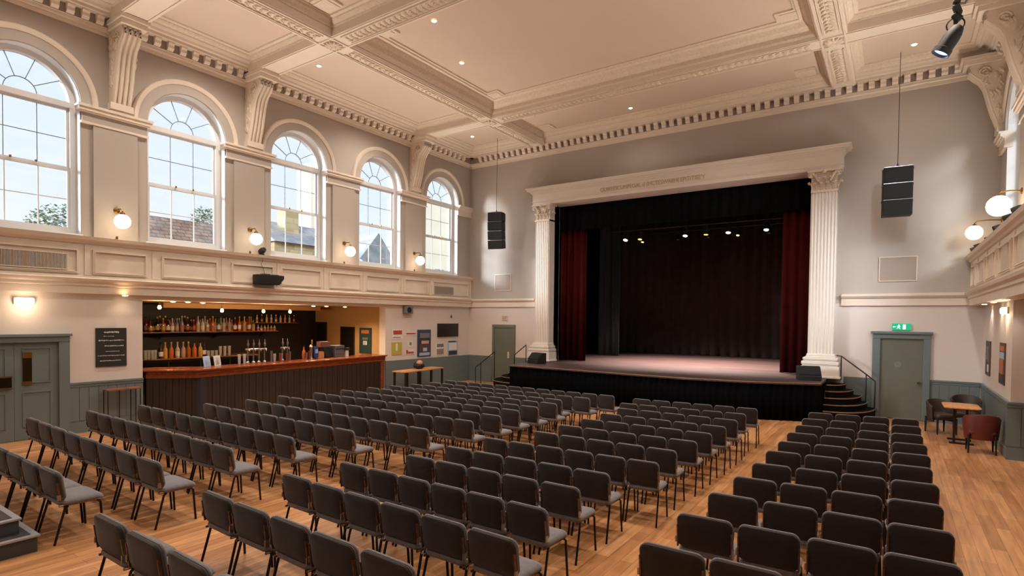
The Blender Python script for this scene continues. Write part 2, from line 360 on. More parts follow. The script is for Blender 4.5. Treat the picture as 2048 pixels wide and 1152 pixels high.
# cornice: profile (d from wall, z)
CP = [(0, 8.44), (.05, 8.44), (.05, 8.52), (.09, 8.54), (.09, 8.60), (.12, 8.60), (.12, 8.80), (.30, 8.80), (.30, 8.86), (.34, 8.88), (.36, 8.93), (.42, 8.98), (.50, 9.0), (.50, 9.09), (0, 9.09)]
trim(MB().prism(CP, lambda a, b, t: (XL+a, t, b), YB, YS))
trim(MB().prism(CP, lambda a, b, t: (XR-a, t, b), YB, YS))
trim(MB().prism(CP, lambda a, b, t: (t, YS-a, b), XL+.1, XR-.1))
def dentils(fn, t0, t1, pitch=.25):
    mb = MB(); n = int((t1-t0)/pitch)
    for i in range(n):
        t = t0+(i+.5)*(t1-t0)/n
        mb.prism([(.1, 8.612), (.16, 8.615), (.21, 8.66), (.215, 8.72), (.25, 8.76), (.25, 8.805), (.1, 8.805)], fn, t-.065, t+.065)
    trim(mb)
def dent_runs(fn): pass
for a, b in ((3.0, 5.05), (5.62, 8.12), (8.68, 14.14), (14.7, 17.12)):
    dentils(lambda a_, b_, t: (XL+a_, t, b_), a, b); 
for a, b in ((8.68, 14.14), (14.7, 16.95)):
    dentils(lambda a_, b_, t: (XR-a_, t, b_), a, b)
dentils(lambda a_, b_, t: (t, YS-a_, b_), XL+.5, XR-.5)
# darker taupe strip along the frieze behind the dentils
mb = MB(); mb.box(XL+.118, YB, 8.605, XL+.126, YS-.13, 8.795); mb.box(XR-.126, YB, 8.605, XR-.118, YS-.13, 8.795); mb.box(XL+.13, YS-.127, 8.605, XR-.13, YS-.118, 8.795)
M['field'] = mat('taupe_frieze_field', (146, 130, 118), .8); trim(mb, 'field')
# ---------------------------------------------------------------- corbels
def corbel(x, y, s, y_dir=1):     # s = +1 projects to +X
    S = [(0, 8.56), (.64, 8.56), (.68, 8.50), (.67, 8.41), (.58, 8.30), (.46, 8.18), (.38, 8.02), (.33, 7.82), (.28, 7.60), (.22, 7.38), (.16, 7.20), (.12, 7.06), (0, 7.06)]
    mb = MB(); hw = .19
    mb.prism(S, lambda a, b, t: (x+s*a, t, b), y-hw, y+hw)
    path = S[1:-1]
    for k in (-.14, -.047, .047, .14):
        mb.tube([(x+s*(a+.012), y+k, b) for a, b in path], .034, 6)
    mb.box(x, y-.25, 8.56, x+s*.80, y+.25, 8.66); mb.box(x, y-.28, 8.66, x+s*.86, y+.28, 8.745)
    mb.box(x, y-.22, 6.92, x+s*.17, y+.22, 7.06); mb.box(x, y-.2, 6.87, x+s*.13, y+.2, 6.93)
    t = trim(mb, 'trim', smooth=True)
    mb = MB()
    for side in (-1, 1):
        yy = y+side*hw
        for k in range(26):
            u = random.random(); zz = 7.3+1.2*u; dmax = .1+.5*u**1.1
            d = random.uniform(.05, dmax)
            a = random.uniform(.8, 2.3)
            ax = Vector((math.cos(a)*s, 0, math.sin(a))); nv = Vector((0, side, 0)); sd = ax.cross(nv)
            mb.ball((x+s*d, yy, zz), .085, 7, (1, .4, .35), Matrix((ax, sd, nv)).transposed(), rings=4)
        pts = [(x+s*(.40+.13*math.cos(q)*(1-q/14)), yy+side*.01, 8.34+.13*math.sin(q)*(1-q/14)) for q in [i*.5 for i in range(24)]]
        mb.tube(pts, .022, 5)
    trim(mb, 'orn', smooth=True)
for y in (5.33, 8.40, 14.42): corbel(XL, y, 1)
for y in (14.42, 17.22): corbel(XR, y, -1)
# ---------------------------------------------------------------- archivolts, piers, imposts
def arch_trims(xf, s, wins, piers):
    for c in wins:
        mb = MB(); N = 28
        for pr_, mm in (([(WR, 0), (WR, .045), (WR+.20, .045), (WR+.20, 0)], 'upper'), ([(WR+.20, 0), (WR+.20, .06), (WR+.215, .075), (WR+.29, .09), (WR+.31, .07), (WR+.32, 0)], 'trim')):
            mb = MB(); n = len(pr_); vs = []
            for k in range(N+1):
                a = PI*k/N
                vs += [(xf+s*d, c+r*math.cos(a), SPR+r*math.sin(a)) for r, d in pr_]
            fs = [(k*n+i, k*n+(i+1) % n, (k+1)*n+(i+1) % n, (k+1)*n+i) for k in range(N) for i in range(n)]
            mb.add(vs, fs); trim(mb, mm, smooth=True)
    for p in piers:
        MBp = MB().box(xf, p-.42, SILL-.05, xf+s*.05, p+.42, 6.5).box(xf-s*.02, p-.615, 6.54, xf+s*.055, p+.615, 6.735); trim(MBp, 'upper')
        mb = MB()
        for a, w, z0, z1 in ((.07, .64, 6.50, 6.54), (.09, .66, 6.73, 6.76), (.13, .69, 6.76, 6.83), (.16, .71, 6.83, 6.875)):
            mb.box(xf-s*.10, p-w, z0, xf+s*a, p+w, z1)
        trim(mb)
arch_trims(XL, 1, WL, PIER)
arch_trims(XR, -1, WL[4:], [14.43])
for xf, s in ((XL, 1), (XR, -1)):     # end impost between last window and stage wall
    mb = MB()
    for a, z0, z1 in ((.06, 6.50, 6.54), (.055, 6.54, 6.72), (.09, 6.72, 6.76), (.13, 6.76, 6.83), (.16, 6.83, 6.875)):
        mb.box(xf-s*.10, 16.83, z0, xf+s*a, YS, z1)
    trim(mb)
# ---------------------------------------------------------------- windows
def window(n, xf, s, c):
    root = sempty('window_%d' % n, (0, 0, 0))
    xg = xf-s*.30; R = WR-.02; N = 40
    def bar(mb, ya, za, yb, zb, w, d=.035, x=xg):
        v = Vector((0, yb-ya, zb-za)); L = v.length; v.normalize(); p = Vector((0, -v.z, v.y))
        R3 = Matrix((Vector((1, 0, 0)), p, v)).transposed()
        mb.obox((x, (ya+yb)/2, (za+zb)/2), d, w/2, L/2, R3)
    def ring(mb, r0, r1, x0, x1, cz=SPR):
        vs = []
        for k in range(N+1):
            a = PI*k/N
            vs += [(x, c+r*math.cos(a), cz+r*math.sin(a)) for r, x in ((r0, x0), (r1, x0), (r1, x1), (r0, x1))]
        mb.add(vs, [(k*4+i, k*4+(i+1) % 4, (k+1)*4+(i+1) % 4, (k+1)*4+i) for k in range(N) for i in range(4)])
    fr = MB(); ring(fr, R-.09, R+.012, xg-.07, xg+.07)
    for k in (-1, 1): fr.box(xg-.07, c+k*(R-.09), SILL+.02, xg+.07, c+k*(R+.012), SPR)
    fr.box(xg-.062, c-R+.02, SPR-.06, xg+.076, c+R-.02, SPR+.05); fr.box(xg-.064, c-R+.01, SILL+.022, xg+.09, c+R-.01, SILL+.12)
    fr.build('window_frame', 'white', root)
    zm = (SILL+.12+SPR-.06)/2; hb = R-.09
    for nm, z0, z1, dx in (('lower_sash', SILL+.12, zm, .025), ('upper_sash', zm, SPR-.06, -.02)):
        mb = MB(); x = xg+s*dx
        for k in (-1, 1): mb.box(x-.022, c+k*hb, z0, x+.022, c+k*(hb-.045), z1)
        mb.box(x-.024, c-hb, z0, x+.024, c+hb, z0+.05); mb.box(x-.024, c-hb, z1-.045, x+.024, c+hb, z1)
        sh = mb.build(nm, 'white', root)
        g = MB(); gw = .011 if nm == 'lower_sash' else .007
        for k in (-1, 1): g.box(x-.012, c+k*hb/3-gw, z0, x+.012, c+k*hb/3+gw, z1)
        zz = (z0+z1)/2; g.box(x-.011, c-hb, zz-gw*.8, x+.011, c+hb, zz+gw*.8)
        g.build('glazing_bar', 'white' if nm == 'lower_sash' else 'lead', sh)
        MB().box(x-.003, c-hb, z0, x+.003, c+hb, z1).build('glass_pane', 'glass', sh)
    fan = MB(); zc = SPR+.05; ri = hb/3
    vs = [(c+ri*math.cos(PI*k/16), zc+ri*1.05*math.sin(PI*k/16)) for k in range(17)]
    for k in range(16): bar(fan, *vs[k], *vs[k+1], .014, .01)
    for q in (36, 72, 108, 144):
        a = math.radians(q); bar(fan, c+ri*math.cos(a), zc+ri*1.05*math.sin(a), c+(R-.07)*math.cos(a), SPR+(R-.07)*math.sin(a), .013, .01)
    fo = fan.build('fanlight_bar', 'lead', root)
    mb = MB(); pts = [(xg, c+(R-.05)*math.cos(PI*k/N), SPR+(R-.05)*math.sin(PI*k/N)) for k in range(N+1)]
    mb.add(pts+[(xg+.005, p[1], p[2]) for p in pts], [tuple(range(N+1)), tuple(range(N+1, 2*N+2))]); mb.build('fanlight_pane', 'glass', root)
    for k in (-.18, .22): MB().box(xg+s*.05, c+k-.02, zm+.02, xg+s*.09, c+k+.02, zm+.06).build('sash_catch', 'brass', root)
for i, c in enumerate(WL[:6]): window(i+1, XL, 1, c)
for i, c in enumerate(WL[3:]): window(i+7, XR, -1, c)
# ---------------------------------------------------------------- gallery parapets and bands
def parapet(xf, s, y0, y1, vents, big_end=False):
    RP = [(-.02, 3.96), (.03, 3.98), (.05, 4.02), (.10, 4.05), (.12, 4.12), (-.2, 4.12), (-.2, 3.96)]
    BP = [(-.3, 2.93), (.02, 2.93), (.02, 3.08), (.05, 3.10), (.05, 3.15), (.10, 3.19), (.12, 3.24), (.03, 3.26), (.03, 3.30), (-.3, 3.30)]
    mb = MB(); mb.prism(RP, lambda a, b, t: (xf+s*a, t, b), y0, y1); mb.prism(BP, lambda a, b, t: (xf+s*a, t, b), y0, y1); trim(mb)
    trim(MB().box(xf-s*.1, y0, 3.28, xf, y1, 3.97))
    mb = MB()
    edges = PANL if s > 0 else [(a_, b_) for a_, b_ in ((4, 5.3), (5.6, 6.9), (7.2, 8.5), (8.8, 9.9), (10.2, 11.4), (11.75, 12.95), (13.3, 14.5), (14.85, 16.0), (16.35, 17.2))]
    for a, b in edges:
        for (w, d, o) in ((.03, .03, 0), (.015, .042, .03)):
            mb.box(xf-s*.01, a+o, 3.34+o, xf+s*d, a+o+w, 3.86-o); mb.box(xf-s*.01, b-o-w, 3.34+o, xf+s*d, b-o, 3.86-o)
            mb.box(xf-s*.01, a+o+w, 3.34+o, xf+s*d, b-o-w, 3.34+o+w); mb.box(xf-s*.01, a+o+w, 3.86-o-w, xf+s*d, b-o-w, 3.86-o)
        mb.box(xf-s*.01, b+.10, 3.31, xf+s*.018, b+.20, 3.955)
    trim(mb)
PANL = [(1.6, 2.7), (2.88, 4.54), (4.78, 5.83), (6.13, 7.43), (7.78, 8.96), (9.16, 10.49), (10.78, 11.98), (12.18, 13.65), (13.88, 15.12), (15.32, 17.40)]
parapet(XL+.1, 1, YB, YS, [])
parapet(1.52, -1, YB, YS, [])
# gallery slab (right) with soffit
MB().box(1.53, YB, 2.95, 3.7, YS, 3.05).build('ceiling_gallery', 'ceil', kind='structure')
MB().box(1.5, YB, 3.3, XR+.4, YS, 3.35).build('floor_gallery', 'ceil', kind='structure')
# stage wall band
BP = [(0, 2.94), (.05, 2.94), (.05, 3.12), (.08, 3.14), (.12, 3.19), (.12, 3.24), (0, 3.26)]
mb = MB(); mb.prism(BP, lambda a, b, t: (t, YS-a, b), XL+.1, -11.0); mb.prism(BP, lambda a, b, t: (t, YS-a, b), -1.2, 1.6); trim(mb)
# ---------------------------------------------------------------- wainscot
def wains_y(xf, s, y0, y1, boards=True):
    mb = MB(); mb.box(xf, y0, .2, xf+s*.02, y1, 1.02)
    mb.box(xf, y0, 0, xf+s*.05, y1, .2); mb.box(xf, y0, .2, xf+s*.035, y1, .225)
    if boards:
        mb.box(xf, y0, 1.02, xf+s*.05, y1, 1.06); mb.box(xf, y0, .96, xf+s*.035, y1, 1.02)
        n = max(1, round((y1-y0)/.17)); w = (y1-y0)/n
        for i in range(n): mb.box(xf, y0+i*w+.006, .25, xf+s*.03, y0+(i+1)*w-.006, .95)
    trim(mb, 'green')
def wains_x(y, x0, x1, boards=True):
    mb = MB(); mb.box(x0, y, .2, x1, y-.02, 1.02); mb.box(x0, y, 0, x1, y-.05, .2); mb.box(x0, y, .2, x1, y-.035, .225)
    if boards:
        mb.box(x0, y, 1.02, x1, y-.05, 1.06); mb.box(x0, y, .96, x1, y-.035, 1.02)
        n = max(1, round((x1-x0)/.2)); w = (x1-x0)/n
        for i in range(n): mb.box(x0+i*w+.006, y, .25, x0+(i+1)*w-.006, y-.03, .95)
    trim(mb, 'green')
wains_y(XL, 1, 4.38, BY0-.002); wains_y(XL, 1, YB, 2.6)
wains_y(XL, 1, BY1+.0, YS, False)
wains_x(YS, XL+.021, -12.98, False); wains_x(YS, -11.86, -11.1, False); wains_x(YS, -1.1, -.46, False); wains_x(YS, .78, 1.75)
wains_y(1.8, -1, 13.652, YS-.05); wains_x(13.65, 1.75, 3.6)
# ---------------------------------------------------------------- proscenium
YP = 17.25
def column(x0, x1, bx0, bx1, name, cx0, cx1):
    root = sempty(name)
    mb = MB(); n = 6; w = (x1-x0)
    # fluted shaft: outline in plan extruded
    prof = [(x0, YS)]; N = 7
    for i in range(N):
        a = x0+.02+i*(w-.04)/N; b = x0+.02+(i+1)*(w-.04)/N; m = (a+b)/2; r = (b-a)/2-.009
        prof.append((a, YP)); prof.append((a+.009, YP))
        for k in range(1, 6): prof.append((m-r*math.cos(PI*k/6), YP+r*.9*math.sin(PI*k/6)))
        prof.append((b-.009, YP))
    prof += [(x1-.02, YP), (x1, YP+.02), (x1, YS)]
    mb.prism(prof, lambda a, b, t: (a, b, t), 1.62, 6.02); mb.build('column_shaft', 'cold', root, smooth=True)
    mb = MB()
    for e, z0, z1 in ((.16, .98, 1.30), (.19, .98, 1.04), (.13, 1.30, 1.34), (.15, 1.34, 1.43), (.10, 1.43, 1.46), (.12, 1.46, 1.53), (.06, 1.53, 1.57), (.04, 1.57, 1.63)):
        mb.box(x0-e, YP-e, z0, x1+e, YS, z1)
    mb.build('column_base', 'cold', root, bevel=.018)
    mb = MB(); mb.box(x0-.02, YP-.02, 6.0, x1+.02, YS, 6.06)
    mb.box(x0+.02, YP+.04, 6.06, x1-.02, YS, 6.54)
    mb.box(x0-.10, YP-.10, 6.54, x1+.10, YS, 6.60)
    def leafrow(z, h, n, out, wd):
        for i in range(n):
            x = x0+(i+.5)*w/n
            pts = [(x, YP+.03, z), (x, YP-.01, z+h*.5), (x, YP-out*.6, z+h*.85), (x, YP-out, z+h), (x, YP-out*1.1, z+h*.88)]
            mb.tube(pts, .03, 6, rs=[wd*.8, wd, wd*.8, wd*.5, wd*.25])
    random.seed(5)
    def acan(x, z, L_, lean, nrm=(0, -1, 0), yy=None):     # one acanthus leaf: midrib with paired curling lobes
        nv = Vector(nrm); side = Vector((0, 0, 1)).cross(nv); side.normalize()
        base = Vector((x, YP+.05 if yy is None else yy, z))
        for q in range(5):
            f = q/4; c = base + Vector((0, 0, L_*f)) + nv*(.02+.075*f*f)
            for sg in (-1, 1):
                ax = (side*sg*math.cos(.7+lean*sg)+Vector((0, 0, 1))*math.sin(.7)).normalized(); sd = ax.cross(nv).normalized()
                mb.ball(c+ax*.028*(1.15-f*.5), .042*(1.1-f*.35), 7, (1, .42, .5), Matrix((ax, sd, nv)).transposed(), rings=4)
        mb.ball(base+Vector((0, 0, L_))+nv*.105, .028, 7, (1.5, 1, .8), rings=4)
    for i in range(4): acan(x0+(i+.5)*w/4, 6.07, .17, 0)
    for i in range(3): acan(x0+(i+1)*w/4, 6.19, .19, .1*(i-1))
    for i in range(2): acan(x0+(.12+.76*i)*w, 6.24, .22, .2-.4*i)
    for sx, xx in ((-1, x0), (1, x1)):
        for yy in (YP+.12, YP+.28): acan(xx-sx*.02, 6.1, .2, 0, (sx, 0, 0), yy)
    for k, xx in ((-1, x0), (1, x1)):       # volutes
        pts = [(xx+k*(.03-.075*math.cos(q)*(1-q/13)), YP-.055, 6.46+.075*math.sin(q)*(1-q/13)) for q in [i*.5 for i in range(24)]]
        mb.tube(pts, .02, 6); mb.ball((xx+k*.03, YP-.06, 6.46), .035, 8)
        mb.tube([(xx-k*.16, YP-.03, 6.28), (xx-k*.09, YP-.05, 6.42), (xx-k*.02, YP-.06, 6.53)], .025, 6)
    mb.ball(((x0+x1)/2, YP-.08, 6.54), .06, 8)
    mb.build('column_capital', 'orn', root, smooth=True)
column(-10.80, -10.24, 0, 0, 'trim_column_left', 0, 0)
column(-1.93, -1.33, 0, 0, 'trim_column_right', 0, 0)
# jamb reveals and entablature
mb = MB(); mb.box(-10.26, YP+.04, .97, OX0, 18.0, 6.62); mb.box(OX1, YP+.04, .97, -1.90, 18.0, 6.62); trim(mb, 'cold')
mb = MB()
EX0, EX1 = -10.92, -1.22
mb.box(EX0, YP, 6.60, EX1, 18.0, 6.70); mb.box(EX0-.02, YP-.03, 6.70, EX1+.02, YS, 6.73); mb.box(EX0-.01, YP-.0, 6.73, EX1+.01, YS, 6.98)
mb.box(EX0-.03, YP-.03, 6.98, EX1+.03, YS, 7.01)
for i, (e, z0, z1) in enumerate(((.06, 7.01, 7.05), (.10, 7.05, 7.09), (.17, 7.09, 7.15), (.20, 7.15, 7.19))):
    mb.box(EX0-e, YP-e, z0, EX1+e, YS, z1)
trim(mb, 'cold')
fc = bpy.data.curves.new('carved_inscription', 'FONT'); fc.body = "QUIREESCUMPEOAL // (MCTESWAIIHI EPITITIEE'Y"; fc.size = .21; fc.extrude = .006; fc.align_x = 'CENTER'
tmp = bpy.data.objects.new('tmp', fc); COL.objects.link(tmp); dg = bpy.context.evaluated_depsgraph_get(); me = bpy.data.meshes.new_from_object(tmp.evaluated_get(dg)); bpy.data.objects.remove(tmp)
me.materials.clear(); me.materials.append(M['letter'])
xsz = max(v.co.x for v in me.vertices)-min(v.co.x for v in me.vertices)
ins = bpy.data.objects.new('carved_inscription', me); COL.objects.link(ins); ins.rotation_euler = (PI/2, 0, 0); ins.location = (-6.52, YP-.004, 6.78); ins.scale = (3.45/xsz, .9, 1)
tag(ins, 'faint carved inscription in capitals across the proscenium beam', 'inscription')
# ---------------------------------------------------------------- stage
SZ = .97
front = [(-10.62, 17.3), (-10.60, 16.3), (-10.44, 15.12), (-8.0, 15.02), (-6.2, 14.9), (-4.54, 14.86), (-3.0, 15.1), (-1.46, 15.72), (-1.46, 17.3)]
st = thing('stage', 'raised theatre stage with brown boards and black pleated skirt under the proscenium', 'stage', (0, 0, 0))
dk = [(-12.6, 25.6), (-12.6, 18.02), (-10.62, 18.02)]+front+[(-1.46, 18.02), (.6, 18.02), (.6, 25.6)]
dk = [(-12.6, 25.6), (-12.6, 18.02), (-10.22, 18.02), (-10.22, 17.36), (-10.62, 17.36)]+front[1:-1]+[(-1.46, 17.36), (-1.95, 17.36), (-1.95, 18.02), (.6, 18.02), (.6, 25.6)]
MB().prism(dk, lambda a, b, t: (a, b, t), SZ-.05, SZ).build('stage_deck', 'deck', st)
mb = MB(); fl = front[1:-1]
MB().tube([(a, b-.003, SZ-.008) for a, b in fl], .009, 6).build('deck_nosing', 'nosing', st)
# pleated skirt
def pleat_path(pts, pitch, amp):
    out = []; acc = 0
    for i in range(len(pts)-1):
        a = Vector((*pts[i], 0)); b = Vector((*pts[i+1], 0)); L = (b-a).length; t = (b-a)/L; nrm = Vector((t.y, -t.x, 0)); k = max(2, int(L/(pitch/4)))
        for j in range(k):
            s = acc+L*j/k
            out.append(a+t*L*j/k+nrm*(amp*math.sin(2*PI*s/pitch)+amp*.5*math.sin(2*PI*s/pitch/2.7+1)))
        acc += L
    out.append(Vector((*pts[-1], 0))); return out
def curtain(name, pts, z0, z1, pitch, amp, m, parent=None, rows=1, hemwave=0):
    P = pleat_path(pts, pitch, amp); mb = MB(); n = len(P); vs = []
    zs = [z0+(z1-z0)*r/rows for r in range(rows+1)]
    for i, z in enumerate(zs):
        f = 1-.35*i/max(1, rows)
        for k, p in enumerate(P):
            vs.append((p.x, p.y, z+(hemwave*math.sin(k*.7) if i == 0 else 0)))
    off = len(vs)
    fs = [(i*n+k, i*n+k+1, (i+1)*n+k+1, (i+1)*n+k) for i in range(rows) for k in range(n-1)]
    mb.add(vs, fs)
    o = mb.build(name, m, parent, smooth=False)
    o.data.polygons.foreach_set('use_smooth', [True]*len(o.data.polygons))
    sm = o.modifiers.new('thickness', 'SOLIDIFY'); sm.thickness = .012
    return o
curtain('stage_skirt', [(-10.58, 16.9), (-10.56, 16.3)]+[(a, b+.05) for a, b in fl[1:]]+[(-1.5, 16.9)], .0, SZ-.06, .16, .022, 'skirt', st)
# stage house
for nm, bx_ in (('wall_stage_house_left', (-12.8, 18.0, 0, -12.62, 26, 8.2)), ('wall_stage_house_right', (.62, 18.0, 0, .8, 26, 8.2)), ('wall_stage_house_rear', (-12.8, 26, 0, .8, 26.2, 8.2)), ('ceiling_stage_house', (-12.8, 18.0, 8.2, .8, 26.2, 8.3)),
                ('wall_stage_return_left', (-12.6, 18.0, .98, -10.3, 18.04, 8.2)), ('wall_stage_return_right', (-1.9, 18.0, .98, .6, 18.04, 8.2)), ('wall_stage_header', (-10.3, 18.0, 6.7, -1.9, 18.04, 8.2))):
    MB().box(*bx_).build(nm, M['blackv'], kind='structure')

tag(curtain('backdrop_curtain', [(-11.2, 25.0), (-.2, 25.0)], SZ+.01, 7.6, .42, .07, 'backv'), 'dark brown pleated curtain across the back of the stage', 'curtain')
tag(curtain('house_curtain', [(-10.30, 18.25), (-9.25, 18.3)], SZ+.01, 7.2, .26, .06, 'red'), 'dark red velvet curtain gathered at the left of the stage', 'curtain', 'red house curtains')
tag(curtain('house_curtain', [(-2.78, 18.3), (-1.96, 18.25)], SZ+.01, 7.2, .24, .06, 'red'), 'dark red velvet curtain gathered at the right of the stage', 'curtain', 'red house curtains')
tag(curtain('border_curtain', [(-10.25, 18.12), (-1.96, 18.12)], 5.72, 7.2, .3, .04, 'blackv'), 'black pleated border hanging across the top of the stage', 'curtain')
tag(curtain('wing_curtain', [(-10.5, 22.0), (-9.55, 22.0)], SZ+.01, 7.4, .3, .06, mat('blue_black_velvet', (30, 32, 42), 1, sheen=.4)), 'blue black wing curtain standing upstage of the left red curtain', 'curtain')
# lighting bar
lb = thing('lighting_bar', 'black overhead lighting bar of the stage below the border', 'lighting bar', (0, 0, 0))
MB().tube([(-8.9, 19.5, 5.78), (-3.0, 19.5, 5.78)], .025, 8).build('bar_tube', 'black', lb)
for x in (-8.5, -6, -3.4): MB().tube([(x, 19.5, 5.78), (x, 19.5, 8.19)], .008, 5).build('suspension_wire', 'black', lb)
def lantern(name, label, loc, tilt, rz, lens, group, r=.09, L=.26, lamp=None):
    t = thing(name, label, 'stage light', loc, rz, group)
    R = Matrix.Rotation(tilt, 3, 'X')
    MB().lathe([(.3*r, L*.55), (r*.9, L*.45), (r, L*.2), (r, -L*.3), (r*1.15, -L*.32), (r*1.15, -L*.5), (r*1.05, -L*.5), (r*1.0, -L*.42)], (0, 0, -.16), 16, R).build('lamp_body', 'blackm', t, smooth=True)
    MB().lathe([(0, 0), (r*.95, 0), (r*.95, .006), (0, .006)], Vector((0, 0, -.16)) + R @ Vector((0, 0, -L*.46)), 16, R).build('lens', lens, t)
    MB().tube([(-r*1.25, 0, -.16), (-r*1.25, 0, -.02), (-r*.8, 0, 0), (r*.8, 0, 0), (r*1.25, 0, -.02), (r*1.25, 0, -.16)], .008, 6).build('yoke', 'black', t)
    MB().box(-.02, -.02, 0, .02, .02, .07).build('clamp', 'dsteel', t)
    return t
GL = 'lanterns on the stage lighting bar'
for x, ln, w, q in ((-8.25, 'white_e', 'bright lit lantern, leftmost on the stage lighting bar', .5), (-7.7, 'ambr_e', 'dim amber lantern, second from left on the stage lighting bar', .3), (-6.05, 'white_e', 'small lit lantern near the middle of the stage lighting bar', .4), (-5.35, 'ambr_e', 'dim amber lantern right of the middle one on the stage bar', .2), (-4.62, 'white_e', 'large bright lit lantern, second from right on the stage bar', .4), (-3.45, 'white_e', 'bright lit lantern, rightmost on the stage lighting bar', .4)):
    lantern('stage_lantern', w, (x, 19.5, 5.70), -q, 0, ln, GL, r=.075)
# a second faint bar
lb2 = thing('rear_lighting_bar', 'dim rear lighting bar hung behind the main stage bar', 'lighting bar', (0, 0, 0))
MB().tube([(-8.9, 22.6, 6.1), (-3.0, 22.6, 6.1)], .02, 8).build('bar_tube', 'black', lb2)
for i, x in enumerate((-8.8, -7.3, -6.1, -5.0, -3.9)):
    lantern('stage_lantern', 'small unlit lantern, %s from left on the rear stage bar' % ORD[i+1], (x, 22.6, 6.03), -.5, 0, 'ambr_e' if i in (0, 3) else 'steel', 'lanterns on the rear bar', r=.06)
# ---------------------------------------------------------------- steps up to the stage
def fan_steps(cx, sgn, radx, rady, label):
    t = thing('stage_steps', label, 'steps', (cx, 17.55, 0)); n = len(radx); zs = [.25, .40, .55, .70, .84]
    for i in range(n):
        rx, ry, z = radx[i], rady[i], zs[i]; pr = [(0, 0)]
        K = 12
        arc = [(sgn*rx*math.cos(PI/2*k/K)**.75, -ry*math.sin(PI/2*k/K)**.9) for k in range(K+1)]
        MB().prism(pr+arc, lambda a, b, t_: (a, b, t_), 0 if i == 0 else zs[i-1], z-.02).build('riser', 'tread', t)
        MB().prism(pr+[(a*1.01, b*1.01) for a, b in arc], lambda a, b, t_: (a, b, t_), z-.02, z).build('tread', 'tread', t)
        MB().tube([(a*1.01, b*1.01, z-.008) for a, b in arc[:-1]]+[(0, -ry*1.01, z-.008)], .014, 5).build('nosing', 'nosing', t)
    return t
fan_steps(-1.44, 1, [1.08, .9, .76, .58, .4], [1.5, 1.36, 1.18, .98, .7], 'black curved steps with worn nosings at the right of the stage')
fan_steps(-10.66, -1, [1.75, 1.45, 1.15, .85, .5], [1.5, 1.3, 1.1, .85, .55], 'black curved steps with worn nosings at the left of the stage')
def rail(name, label, posts, railpts):
    t = thing(name, label, 'handrail', (0, 0, 0))
    MB().tube(railpts, .017, 8).build('handrail_tube', 'black', t, smooth=True)
    for a, b in posts: MB().tube([a, b], .015, 8).build('post', 'black', t, smooth=True)
rail('handrail', 'black handrail with three posts beside the right stage steps', [((-1.14, 17.25, .95), (-1.14, 17.25, 1.58)), ((-.57, 17.25, .38), (-.57, 17.25, 1.13)), ((-.37, 17.25, .2), (-.37, 17.25, .97))], [(-1.25, 17.25, 1.6), (-1.14, 17.25, 1.59), (-.57, 17.25, 1.14), (-.37, 17.25, .97)])
rail('handrail', 'black sloping handrail on the far left of the left stage steps', [((-13.25, 16.95, .0), (-13.25, 16.95, .62)), ((-13.0, 16.95, .0), (-13.0, 16.95, .78)), ((-12.35, 16.95, .1), (-12.35, 16.95, 1.24))], [(-13.25, 16.95, .62), (-13.0, 16.95, .78), (-12.35, 16.95, 1.25)])
rail('handrail', 'short black handrail on the left front corner of the stage deck', [((-11.46, 16.95, .5), (-11.46, 16.95, 1.16)), ((-10.95, 16.95, .7), (-10.95, 16.95, 1.55))], [(-11.46, 16.95, 1.16), (-10.95, 16.95, 1.55)])
# stage monitors
def monitor(x, y, rz, label):
    t = thing('stage_monitor', label, 'speaker', (x, y, SZ), rz, 'wedge monitors')
    MB().prism([(-.2, 0), (.2, 0), (.2, .12), (-.02, .36), (-.2, .36)], lambda a, b, t_: (t_, a, b), -.27, .27).build('cabinet', 'blackm', t, bevel=.01)
    R = Matrix.Rotation(math.atan2(.24, .22), 3, 'X')
    MB().obox((0, .1, .255), .25, .14, .006, Matrix.Rotation(-math.radians(47), 3, 'X')).build('grille', 'grille', t)
monitor(-10.12, 16.35, PI-.3, 'small black wedge speaker on the stage by the left column')
monitor(-1.82, 16.5, PI+.3, 'black wedge speaker on the stage by the right column base')
# ---------------------------------------------------------------- line arrays
def line_array(x, y, zt, n, h, w, rz, tilt, label, wire_top):
    t = thing('hanging_speaker', label, 'speaker', (x, y, zt), rz, 'hanging line arrays'); z = 0; yy = 0
    for i in range(n):
        a = tilt*i; R = Matrix.Rotation(a, 3, 'X')
        c = Vector((0, yy, z-h/2)); mb = MB(); mb.obox(c, w/2, .2, h/2-.006, R)
        o = mb.build('speaker_cabinet', 'blackm', t, bevel=.012)
        MB().obox(c + R @ Vector((0, -.205, 0)), w/2-.02, .006, h/2-.02, R).build('grille', 'grille', o)
        for k in (-1, 1):
            MB().obox(c + R @ Vector((k*(w/2+.012), 0, h/2-.03)), .012, .05, .022, R).build('rigging_lug', 'dsteel', o)
        MB().obox(c + R @ Vector((0, -.2, h/2-.004)), w/2-.01, .012, .005, R).build('joint_strip', 'steel', o)
        z -= h; yy += math.sin(a)*h*.9
    MB().box(-w*.3, -.12, .0, w*.3, .12, .03).build('flying_frame', 'dsteel', t)
    MB().tube([(0, 0, .03), (0, 0, .10)], .02, 6).build('shackle', 'black', t)
    MB().tube([(0, 0, .1), (0, 0, wire_top-zt)], .007, 5).build('suspension_cable', 'black', t)
line_array(-12.07, 16.6, 6.34, 4, .325, .56, .30, .06, 'black four-box line array hanging left of the stage', 9.05)
line_array(-.01, 16.6, 6.26, 3, .39, .60, .1, .02, 'black three-box line array hanging right of the stage', 9.05)
# ---------------------------------------------------------------- doors
def panel_door(n, m, frame, leaf, pts=None): pass
